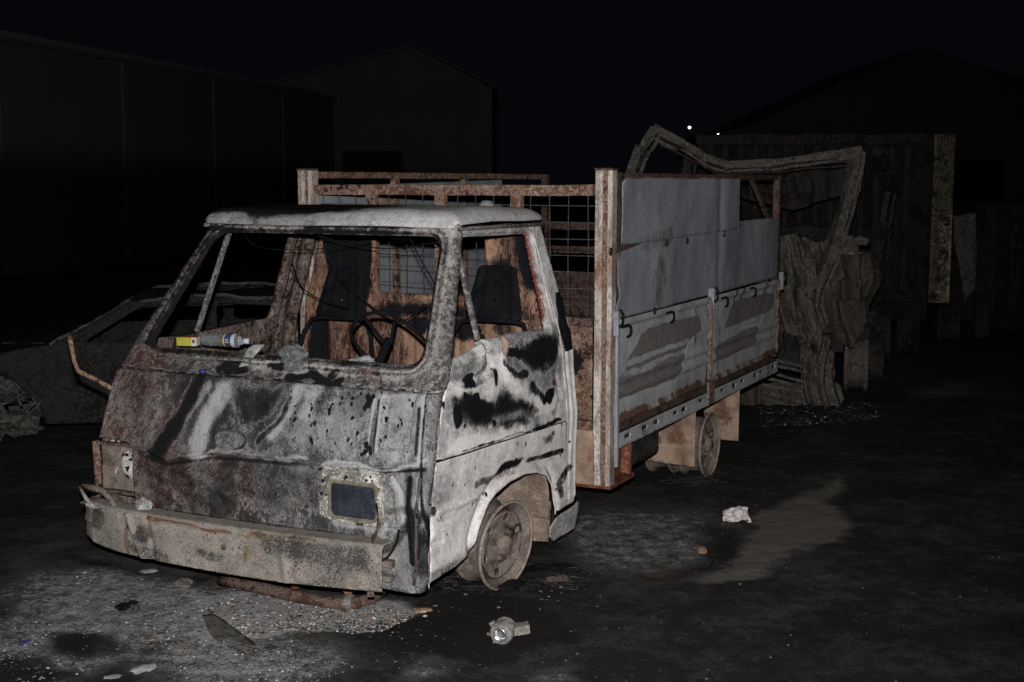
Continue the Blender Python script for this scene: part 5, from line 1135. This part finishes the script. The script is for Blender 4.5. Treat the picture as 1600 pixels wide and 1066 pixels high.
# pale flakes on the bonnet
for i, (u, v) in enumerate(((.55, .2), (.7, .45), (1.0, .25), (.30, .3))):
    lump('paint_flake', (u, v, .70+.06*u), .035, M['carpale'], car, 60+i, (1.6, 1.0, .15))

# ================================================================== wrecked lorry cab and box behind the truck
M['semi'] = burnt('ash_grey_cab_metal', (.070, .062, .055), ash=(.21, .195, .175), rust=(.07, .05, .038), sc=7, b_ash=.25, b_soot=.24, b_rust=.1, bump=.6)
M['semidark'] = burnt('dark_cab_metal', (.024, .021, .019), ash=(.07, .063, .057), rust=(.04, .028, .022), sc=5, b_ash=.15, b_soot=.25, b_rust=.1)
M['olive'] = burnt('baked_olive_panel', (.06, .051, .036), ash=(.13, .115, .09), rust=(.055, .038, .026), sc=5, b_ash=.2, b_soot=.25)
SY = 12.0
semi = empty('lorry_cab', (2.6, SY, 0)); tag(semi, 'collapsed burnt lorry cab, bare bent window frame behind the truck bed', 'lorry')
def sp_(p, dy=0): return (p[0]-2.6, dy, p[1])
def beam(name, pts, dys, w, mat='semi', h=None, seed=1):
    # folded box section: creased straight lengths with a torn flange beside them
    b = MB(); rr = random.Random(seed); P = [Vector(sp_(p, d)) for p, d in zip(pts, dys)]
    for i in range(len(P)-1):
        d = (P[i+1]-P[i]).normalized(); k = rr.uniform(.85, 1.2)
        b.bar(P[i]-d*.03, P[i+1]+d*.03, w*.75*k, w*1.15*k, up=(rr.uniform(-.4, .4), 1, rr.uniform(-.3, .3)))
        o = Vector((rr.uniform(-.3, .3)*w, -.4*w, -.75*w)) if abs(d.x) > .5 else Vector((.75*w, -.3*w, 0))
        b.bar(P[i]+o, P[i+1]+o*rr.uniform(.7, 1.2), w*.30, w*.55, up=(0, 1, .2))
    return b.build(name, M[mat], semi, False, cut=.045, jig=.022, seed=seed)
beam('windscreen_top_rail', [(1.284,2.470),(1.505,2.362),(1.740,2.213),(1.944,2.155),(2.320,2.178),(2.725,2.224),(3.118,2.281)], (0, .0, .02, .03, .0, -.02, 0), .082, seed=2)
beam('windscreen_top_rail', [(1.342,2.399),(1.607,2.272),(1.873,2.133),(2.341,2.133),(3.099,2.220)], (.1, .1, .1, .1, .1), .07, 'semidark', seed=3)
beam('windscreen_pillar', [(3.118,2.270),(3.038,1.855),(2.943,1.536),(2.867,1.320),(2.746,1.038),(2.722,0.625)], (0, -.03, -.06, -.1, -.12, -.1), .095, seed=4)
beam('windscreen_pillar', [(3.154,2.230),(3.106,1.913),(3.022,1.623),(2.937,1.332)], (.05, .02, 0, -.03), .06, seed=14)
beam('windscreen_pillar', [(1.272,2.465),(1.170,2.287),(1.075,2.028),(1.020,1.739)], (0, 0, 0, 0), .10, seed=5)
beam('door_frame', [(1.692,2.247),(1.671,2.060),(1.638,1.848)], (.6, .6, .6), .09, 'semidark', seed=6)
beam('door_frame', [(3.339,2.276),(3.517,2.104),(3.710,1.919)], (.1, .5, .9), .09, 'semidark', seed=7)
beam('door_frame', [(3.673,1.895),(3.634,1.598),(3.557,1.287),(3.503,1.037)], (.9, .9, .9, .85), .075, 'semidark', seed=8)
b = MB(); b.add([sp_(p, -.05) for p in [(1.278,2.488),(1.158,2.345),(1.074,2.132),(1.114,2.132),(1.250,2.402)]]+[sp_(p, -.03) for p in [(1.278,2.488),(1.158,2.345),(1.074,2.132),(1.114,2.132),(1.250,2.402)]], [(4, 3, 2, 1, 0), (5, 6, 7, 8, 9)]+[(i, (i+1) % 5, 5+(i+1) % 5, 5+i) for i in range(5)]); b.build('peeled_panel', M['zinc'], semi)
def crumple(name, poly, dy, mat, amp, seed, sp=.03, fold=None):
    def mp(U):
        D = np.c_[U[:, 0]*2.2+U[:, 1]*.5+.35*fbm(U, 2.2, 2, seed), U[:, 1]*.55]; f1 = np.abs(fbm(D, 1.7, 2, seed)-.5)*2; f2 = np.abs(vnoise(D, 6.5, seed+3)-.5)*2        # long folds hanging down the sheet
        y = dy-f1*amp*2.6-f2*amp*.55+(fbm(U, 14, 2, seed+9)-.5)*amp*.12
        if fold is not None: y = y+fold(U)
        return np.c_[U[:, 0]-2.6+(fbm(U, 5, 2, seed+5)-.5)*.05, y, U[:, 1]+(fbm(U, 5, 2, seed+6)-.5)*.05]
    return patch(name, poly, [], sp*.75, mp, M[mat], semi, .006)
crumple('front_panel', [(2.365,1.518),(2.568,1.553),(2.734,1.460),(2.920,1.495),(2.989,1.156),(2.849,0.921),(2.722,0.625),(2.567,0.477),(2.386,0.625),(2.343,1.215)], .02, 'semi', .20, 3, .022, lambda U: -.03*np.abs(np.sin(U[:, 0]*20+U[:, 1]*9)))
crumple('door_skin', [(2.920,1.495),(3.157,1.413),(3.288,1.332),(3.296,1.097),(3.233,0.873),(3.241,0.625),(3.097,0.506),(2.920,0.506),(2.813,0.743),(2.838,1.097)], .12, 'olive', .22, 8, .022, lambda U: .05*np.abs(np.sin((U[:, 0]-U[:, 1])*9)))
crumple('drooping_wing', [(2.639,0.655),(2.858,0.613),(2.940,0.417),(2.934,0.208),(3.032,0.100),(2.966,-0.044),(2.777,-0.104),(2.640,-0.068),(2.603,0.208)], -.16, 'semi', .10, 12, .016, lambda U: .03*np.sin(U[:, 0]*70+4*np.sin(U[:, 1]*6)))
crumple('lower_panel', [(2.071,0.172),(2.603,0.208),(2.741,-0.092),(2.505,-0.140),(2.077,-0.092)], -.16, 'olive', .10, 15, .022)
crumple('torn_sheet', [(2.475,1.097),(2.788,1.009),(2.884,0.743),(2.759,0.566),(2.504,0.625)], -.10, 'semi', .16, 21, .020)
crumple('torn_sheet', [(2.444,0.655),(2.724,0.566),(2.777,0.328),(2.453,0.298),(2.360,0.506)], -.06, 'semidark', .18, 25, .022)
crumple('torn_sheet', [(2.879,0.921),(3.113,0.950),(3.207,0.743),(3.127,0.477),(2.948,0.566)], -.04, 'olive', .16, 28, .022)
crumple('torn_sheet', [(3.157,1.390),(3.423,1.332),(3.489,1.097),(3.354,0.743),(3.202,0.921)], .45, 'semidark', .2, 33, .03)
crumple('torn_sheet', [(3.207,0.743),(3.470,0.803),(3.537,0.566),(3.244,0.506)], .5, 'semidark', .15, 36, .03)
crumple('collapsed_roof', [(1.935,2.138),(2.418,2.162),(3.201,2.221),(3.302,1.909),(2.731,1.728),(1.999,1.909)], .9, 'semidark', .2, 41, .04)
for k in range(7):
    p = [(2.420,0.435),(2.689,0.316)][0]; z = p[1]-k*.062
    b = MB(); b.bar((p[0]-2.6-.16, -.27, z), (p[0]-2.6+.22+.02*math.sin(k), -.24, z-.09+.02*math.sin(k*2)), .03, .026); b.build('grille_slat', M['semi'], semi, cut=.05, jig=.012, seed=k)
b = MB(); b.b(-1.2, -.02, .45, .45, 1.6, .62); b.build('chassis', M['semidark'], semi, cut=.2, jig=.02)
b = MB(); b.b(-.9, .25, .62, .25, 1.4, 1.15); b.build('engine', M['semidark'], semi, cut=.15, jig=.06)
b = MB(); b.b(-1.3, 1.45, .62, .85, 1.5, 1.55); b.build('rear_wall', M['semidark'], semi, cut=.15, jig=.05)
for i, p in enumerate([(3.026,1.495),(3.109,1.448),(3.184,1.472),(3.076,1.378)]): lump('dash_debris', sp_(p, -.02), .06, M['semi'], semi, 70+i, (1.3, 1, .6))
lump('melted_lump', sp_([(3.117,1.361)][0], -.05), .035, M['alu'], semi, 77, (2.0, 1, .4))
def bigwheel(par, x, y, z, r, w, name='wheel', mat='semi'):
    b = MB(); b.lathe([(.001, -w*.1), (r*.35, -w*.15), (r*.45, w*.1), (r*.8, 0), (r*.86, -w*.5), (r, -w*.5), (r, -w*.38), (r*.88, -w*.3), (r*.88, w*.3), (r, w*.38), (r, w*.5), (r*.5, w*.5), (.001, w*.5)], (x, y, z), (1, -.25, 0), 28); return b.build(name, M[mat], par, True)
bigwheel(semi, .72, .55, .27, .28, .22); bigwheel(semi, .98, .95, .27, .28, .22, mat='semidark'); bigwheel(semi, -1.1, .5, .27, .28, .22)
# ash and fallen bits below the cab are part of the debris further down

box = empty('box_trailer', (2.0, 14.4, 0)); tag(box, 'scorched ribbed cargo box with flaking right corner post', 'trailer')
M['box'] = burnt('charred_box_sheet', (.010, .0097, .0097), ash=(.038, .035, .033), rust=(.045, .03, .024), sc=4, b_ash=.05, b_rust=.15, b_soot=.3)
M['boxrib'] = burnt('scorched_rib_paint', (.014, .0125, .012), ash=(.075, .062, .056), rust=(.038, .025, .02), sc=3, b_ash=.06, b_rust=.2, b_soot=.32, streak=(1, 1, .4))
M['boxpost'] = burnt('flaked_corner_post', (.028, .025, .023), ash=(.30, .235, .17), rust=(.14, .075, .05), sc=5, b_ash=-.08, b_rust=.05, b_soot=.26, sw=.1)
BXL, BZ0, BZ1 = 2.70, .70, 2.52
b = MB(); b.b(.03, .05, BZ0, BXL-.02, .08, BZ1-.05); b.build('side_sheet', M['box'], box)
for k in range(14):
    x = .12+k*.165; b = MB(); b.b(x, .0, BZ0+.1, x+.075, .049, BZ1-.12); b.build('rib', M['boxrib'], box, bevel=.015, cut=.25, jig=.006, seed=k)
b = MB(); b.bar((0, .03, BZ1-.06), (BXL-.2, .03, BZ1-.05), .09, .10); b.build('top_rail', M['boxrib'], box, cut=.12, jig=.02)
b = MB(); b.bar((0, .03, BZ0+.04), (BXL-.2, .03, BZ0+.04), .09, .10); b.build('bottom_rail', M['box'], box, cut=.12, jig=.01)
def bp_col(U, P):
    n = len(U); lowr = sm(1.95-U[:, 1], 0, .5); return np.c_[.1*np.ones(n)-.15*lowr*(U[:, 0] > .16), .15*lowr, .42*lowr*(U[:, 0] > .16)+.5*np.exp(-((U[:, 0]-.085)/.010)**2)+.4*np.exp(-((U[:, 0]-.28)/.012)**2), np.zeros(n)]  # both edge lines painted pale as lit edges, besides the flaking lower down
patch('corner_post', [(.07, BZ0-.02), (.29, BZ0-.02), (.29, BZ1), (.07, BZ1)], [], .02, lambda U: np.c_[BXL-.19+U[:, 0], -.03-.02*(np.abs(U[:, 0]-.12) > .1)+.008*vnoise(U, 9, 2), U[:, 1]], M['boxpost'], box, .05, bp_col)
b = MB(); b.b(BXL+.05, .05, BZ0, BXL+.09, 2.3, BZ1-.03); b.build('end_sheet', M['box'], box)
b = MB(); b.b(.0, .1, BZ1-.04, BXL+.04, 2.3, BZ1-.01); b.build('roof', M['box'], box)
b = MB(); b.b(.1, 2.25, BZ0, BXL, 2.3, BZ1-.05); b.build('side_sheet', M['box'], box)
b = MB(); b.b(.2, .4, .45, BXL, .6, .68); b.b(.2, 1.6, .45, BXL, 1.8, .68); b.build('underframe', M['box'], box)
bigwheel(box, 2.15, .35, .28, .29, .24, mat='semidark'); bigwheel(box, 2.55, .6, .28, .29, .24, mat='boxrib'); bigwheel(box, 1.4, .35, .28, .29, .24, mat='box')
b = MB(); b.b(2.75, .15, .25, 2.79, .6, .60); b.build('mud_flap', M['box'], box)

# dark hulks further right
hk = empty('truck_body', (4.95, 15.8, 0)); tag(hk, 'pale scorched panel of another wreck just right of the cargo box', 'wreck')
patch('side_panel', [(5.296,1.596),(5.555,1.641),(5.598,1.158),(5.580,0.695),(5.476,0.579),(5.398,0.966),(5.309,1.274)], [], .05, lambda U: np.c_[U[:, 0]-4.95, (fbm(U, 3, 3, 4)-.5)*.1, U[:, 1]], M['carpale'], hk, .01)
b = MB(); b.b(.3, .2, .3, .85, 2.5, 1.5); b.build('frame_box', M['box'], hk, cut=.2, jig=.05)
b = MB(); b.bar((.2, .1, .70), (.9, .1, .72), .06, .06); b.bar((.75, .1, .72), (.78, .1, .12), .16, .05); b.build('underrun_bar', M['boxrib'], hk)
bigwheel(hk, .5, .5, .29, .29, .24, mat='semidark')
h2 = empty('burnt_container', (6.2, 17.5, 0)); tag(h2, 'rust-streaked dark container at the right edge of the yard', 'container')
b = MB(); b.b(.0, .06, .25, 3.2, .1, 1.75); b.build('side_sheet', M['box'], h2)
for k in range(9):
    b = MB(); b.b(.1+k*.34, 0, .3, .26+k*.34, .059, 1.7); b.build('rib', M['boxrib'], h2, bevel=.01)
b = MB(); b.b(0, .1, .25, 3.2, 2.4, .3); b.build('floor', M['box'], h2)
b = MB(); b.b(0, .1, 1.7, 3.2, 2.4, 1.75); b.build('roof', M['box'], h2)
b = MB(); b.b(0, .1, .3, .05, 2.4, 1.7); b.build('end_sheet', M['box'], h2)
b = MB(); b.b(.1, .3, -.02, 3.1, 2.2, .25); b.build('skid', M['box'], h2)

# ================================================================== things lying on the ground
def gz(x, y): return float(ground_z(np.array([[x, y]]))[0])
def on_ground(name, xy, label, cat, rz=0, dz=0, group=None):
    e = empty(name, (xy[0], xy[1], gz(*xy)+dz), rz); tag(e, label, cat, group); return e
# cast coupling with a bright bore
c = on_ground('metal_coupling', [(-0.042,5.551)][0], 'ashy cast metal coupling with bright ring bore lying in the soot', 'metal part', R(-22), .045)
M['cast'] = burnt('ashy_cast_metal', (.17, .16, .15), ash=(.33, .31, .29), rust=(.12, .07, .05), sc=25, b_ash=.2, b_soot=.1)
b = MB(); b.lathe([(.030, -.035), (.043, -.036), (.050, -.028), (.052, -.015), (.046, -.008), (.046, .03), (.052, .04), (.045, .055), (.028, .05), (.028, .0), (.030, -.035)], (0, 0, .0), (0, 1, .12), 28); b.build('housing', M['cast'], c, False, jig=.004)
b = MB(); b.lathe([(.0305, -.033), (.0262, -.036), (.0262, .04), (.0285, .042)], (0, 0, .0), (0, 1, .12), 28); b.build('bore', plain('bright_steel', (.55, .58, .62), .3, .9), c, True)
for k, (dx, dz) in enumerate(((.045, .035), (-.045, .03), (-.03, -.045))):
    b = MB(); b.box((dx, .0, dz), (.026, .03, .022), ry=k); b.build('lug', M['cast'], c, bevel=.005)
b = MB(); b.bar((.03, .03, .0), (.095, .06, .006), .05, .04); b.build('broken_arm', M['cast'], c, cut=.012, jig=.016)
b = MB(); b.bar((-.04, .02, -.03), (-.09, .05, -.038), .022, .012); b.build('bracket', M['cast'], c, cut=.012, jig=.012)
# bag
c = on_ground('plastic_bag', [(1.338,7.651)][0], 'white crumpled plastic bag on the ground beside the truck', 'bag', R(-10), .0)
mbag = plain('thin_white_plastic', (.55, .50, .50), .5)
lump('bag_body', (0, 0, .045), .075, mbag, c, 21, (1.0, .7, .62))
b = MB(); b.tube([(-.055, -.01, .04), (-.075, -.02, .02), (-.07, -.03, .006), (-.06, -.03, .01)], [.010, .007, .006, .004], 6); b.build('handle', mbag, c, True)
b = MB(); b.tube([(.055, -.01, .03), (.08, -.02, .02), (.085, -.02, .004), (.07, -.03, .006)], [.012, .008, .008, .005], 6); b.build('handle', mbag, c, True)
# rusty pipe under the bumper
pp = [(-1.457,6.371),(-1.364,6.308),(-1.220,6.217),(-1.049,6.128),(-0.900,6.060),(-0.774,6.022),(-0.680,6.079),(-0.618,6.207)]
c = on_ground('rusty_pipe', (pp[0][0], pp[0][1]), 'bent rusty pipe lying on the ash beneath the front bumper', 'pipe')
b = MB(); b.tube([(p[0]-pp[0][0], p[1]-pp[0][1], .032+.01*math.sin(i)) for i, p in enumerate(pp)], .03, 12); b.build('tube', M['rustdark'], c, True, jig=.004)
q = (pp[5][0]-pp[0][0], pp[5][1]-pp[0][1], .035); b = MB(); b.lathe([(.034, -.02), (.038, -.02), (.038, .02), (.034, .02)], q, (1, -.2, 0), 16); b.build('collar', M['cast'], c, True)
for t in (2, 3, 5):
    b = MB(); b.box((pp[t][0]-pp[0][0], pp[t][1]-pp[0][1]+.03, .085), (.05, .02, .035), ry=t*.5); b.build('bracket', M['redoxide'], c)
# thin scorched plate
pl2 = [(-1.432,5.866),(-1.382,5.884),(-1.338,5.830),(-1.117,5.495),(-1.094,5.433),(-1.186,5.480),(-1.300,5.543),(-1.354,5.658)]
c = on_ground('scorched_plate', pl2[0], 'thin dark scorched sheet lying flat on the pale ash', 'metal sheet')
M['thinplate'] = burnt('thin_plate_ash_dusted', (.085, .08, .075), ash=(.22, .215, .21), sc=12, b_ash=.18, b_soot=.08)
patch('sheet', [(p[0]-pl2[0][0], p[1]-pl2[0][1]) for p in pl2], [], .02, lambda U: np.c_[U[:, 0], U[:, 1], .014+.02*(fbm(U, 4, 3, 3)-.3)+.02*np.clip(-U[:, 0]+.05, 0, 1)], M['thinplate'], c, .003)
# small scraps
mpap = plain('pale_scrap', (.26, .255, .26), .7)
def scrap(name, px, label, size, seed, mat=mpap, cat='scrap', sq=.25):
    c = on_ground(name, px, label, cat, rng.uniform(0, 3)); b = lump('crumpled_sheet', (0, 0, size*.2), size, mat, c, seed, (1.3, .8, sq))
scrap('paper_scrap', [(-1.519,5.224)][0], 'pale crumpled scrap on the ash at the bottom left', .045, 81)
scrap('paper_scrap', [(-1.630,5.153)][0], 'thin white sliver lying left of the crumpled pale scrap', .025, 82, sq=.12)
scrap('ash_clod', [(-1.648,6.392)][0], 'grey clod of ash on the ground below the bumper', .05, 83, M['cast'])
scrap('foil_scrap', [(-1.878,6.611)][0], 'small silvery scrap in the dark shade below the bumper left', .035, 84, M['alu'], sq=.2)
scrap('stone', [(1.040,6.992)][0], 'tan broken stone at the edge of the wet soot', .030, 85, M['tan'], 'stone', .6)
scrap('rubber_clump', [(-1.850,6.051)][0], 'larger black clump on pale ash at the lower left', .03, 86, M['black'], 'clump', .7)
scrap('rubber_clump', [(-1.826,6.128)][0], 'smaller black clump behind its neighbour on pale ash', .02, 87, M['black'], 'clump', .7)
scrap('plastic_fragment', [(-2.138,5.543)][0], 'tiny blue plastic fragment at the left edge of the ash', .022, 88, plain('faded_blue_plastic', (.05, .05, .25), .5), 'fragment')
scrap('tan_fragment', [(-0.422,5.985)][0], 'tan flake of rust on the ground before the front wheel', .03, 89, M['tan'], 'fragment', .3)
scrap('tan_fragment', [(-0.667,5.875)][0], 'tan flake lying amid white ash in front of the bumper', .022, 90, M['tan'], 'fragment', .3)
# charred tyre remains and their steel wire
def wirenest(name, c0, label, n, rad, seed, h=.05):
    e = on_ground(name, c0, label, 'tyre wire'); rr = random.Random(seed); b = MB()
    for k in range(n):
        cx, cy = rr.gauss(0, rad*.45), rr.gauss(0, rad*.28); R0 = rr.uniform(.02, .09); a0 = rr.uniform(0, 6.28); sp = rr.uniform(1.2, 3.6); tl = rr.uniform(-.9, .9); z0 = rr.uniform(0, h)
        b.tube([(cx+R0*math.cos(a0+sp*t/10), cy+R0*.7*math.sin(a0+sp*t/10), max(.002, z0+R0*tl*math.sin(a0+sp*t/10)*.5)) for t in range(11)], .0016, 3, cap=False)
    stuff(b.build('wire_nest', M['under'], e))
wirenest('tyre_wire', [(-0.352,6.360)][0], 'tangle of burnt steel tyre wire in front of the front wheel', 120, .26, 3)
wirenest('tyre_wire', [(0.179,6.467)][0], 'tangle of burnt tyre wire behind the front wheel', 70, .20, 4, .03)
wirenest('tyre_wire', [(1.208,8.665)][0], 'burnt tyre wire heaped at the rear wheel', 70, .25, 5, .03)
c = on_ground('tyre_remains', [(0.164,6.543)][0], 'charred rubber heap with rusty edge behind the front wheel', 'tyre')
for i, (dx, dy, r, m_) in enumerate(((0, 0, .09, 'black'), (.10, .04, .07, 'black'), (.05, -.06, .05, 'rustdark'), (-.09, -.07, .05, 'black'))): lump('rubber_lump', (dx, dy, r*.2), r, M[m_], c, 90+i, (1.4, .9, .4))
c = on_ground('tyre_remains', [(-0.207,6.329)][0], 'flattened black tyre ash under the front wheel rim', 'tyre')
for i in range(5): lump('rubber_lump', (-.16+i*.09, .03*math.sin(i*2), .008), .06, M['black'], c, 96+i, (1.3, 1.0, .32))

# loose ash, grit and glass crumbs: nobody could count these
def grit(name, polys, n, smin, smax, mats, seed, weights, label):
    q = np.random.RandomState(seed); pts = []
    A = [np.array(p) for p in polys]
    while len(pts) < n:
        p = A[q.randint(len(A))]; lo = p.min(0); hi = p.max(0); c = lo+q.rand(64, 2)*(hi-lo)
        c = c[inside(c, [tuple(t) for t in p])]; cl = fbm(c, 2.6, 3, 40) if len(c) else []
        pts += [tuple(t) for t, k in zip(c, cl) if q.rand() < max(.05, (k-.36)*4)]
    P = np.array(pts[:n]); Z = ground_z(P); s = smin+(smax-smin)*q.rand(n)**3
    base = np.array([(1, 0, 0), (0, 1, 0), (-1, 0, 0), (0, -1, 0), (0, 0, .7), (0, 0, -.4)], float)
    ang = q.rand(n)*6.28; V = np.empty((n, 6, 3))
    B = base[None]*(.6+.8*q.rand(n, 6, 1))*s[:, None, None]; B[:, :, 2] *= (.25+.6*q.rand(n))[:, None]
    V[:, :, 0] = P[:, :1]+B[:, :, 0]*np.cos(ang)[:, None]-B[:, :, 1]*np.sin(ang)[:, None]; V[:, :, 1] = P[:, 1:]+B[:, :, 0]*np.sin(ang)[:, None]+B[:, :, 1]*np.cos(ang)[:, None]; V[:, :, 2] = Z[:, None]+B[:, :, 2]+s[:, None]*.1
    f = np.array([(0, 1, 4), (1, 2, 4), (2, 3, 4), (3, 0, 4), (1, 0, 5), (2, 1, 5), (3, 2, 5), (0, 3, 5)])
    F = (f[None]+np.arange(n)[:, None, None]*6).reshape(-1, 3)
    mi = np.repeat(q.choice(len(mats), n, p=weights), 8)
    o = new_mesh(name, V.reshape(-1, 3), F, mats, None, False, None, mi); o['label'] = label; return stuff(o)
mg = [plain('grit_grey', (.16, .155, .15), .9), plain('grit_white', (.50, .49, .48), .8), plain('grit_black', (.015, .015, .015), .9), plain('grit_tan', (.26, .16, .10), .9)]
grit('ash_grit', [A1, A2, A2], 14000, .0015, .0085, mg, 1, [.52, .13, .29, .06], 'grey and white ash grit strewn before the truck')
grit('ash_clods', [A2, A2, A1, [(-0.625,6.207),(-0.126,6.257),(0.328,6.521),(0.248,6.157),(-0.298,5.920),(-0.597,5.920)]], 900, .004, .013, mg, 7, [.55, .06, .31, .08], 'small clods of ash and rust flakes before the bumper and wheel')
grit('soot_crumbs', [[(-0.716,5.920),(-0.187,6.207),(0.393,6.521),(0.485,6.013),(0.255,5.023),(-0.510,5.023)], A4, [(0.424,8.515),(1.908,8.515),(1.604,7.120),(0.357,7.120)], [(0.339,6.749),(2.803,6.992),(2.040,5.023),(0.255,5.023)]], 5000, .0015, .007, mg, 2, [.14, .005, .84, .015], 'black crumbs and grit over the sooty ground')
grit('fallen_ash', [[(2.187,11.641),(3.140,11.991),(3.518,11.474),(2.847,10.849),(2.051,10.618)]], 1500, .003, .016, mg, 3, [.30, .02, .62, .06], 'fallen ash and flakes below the wrecked lorry cab')
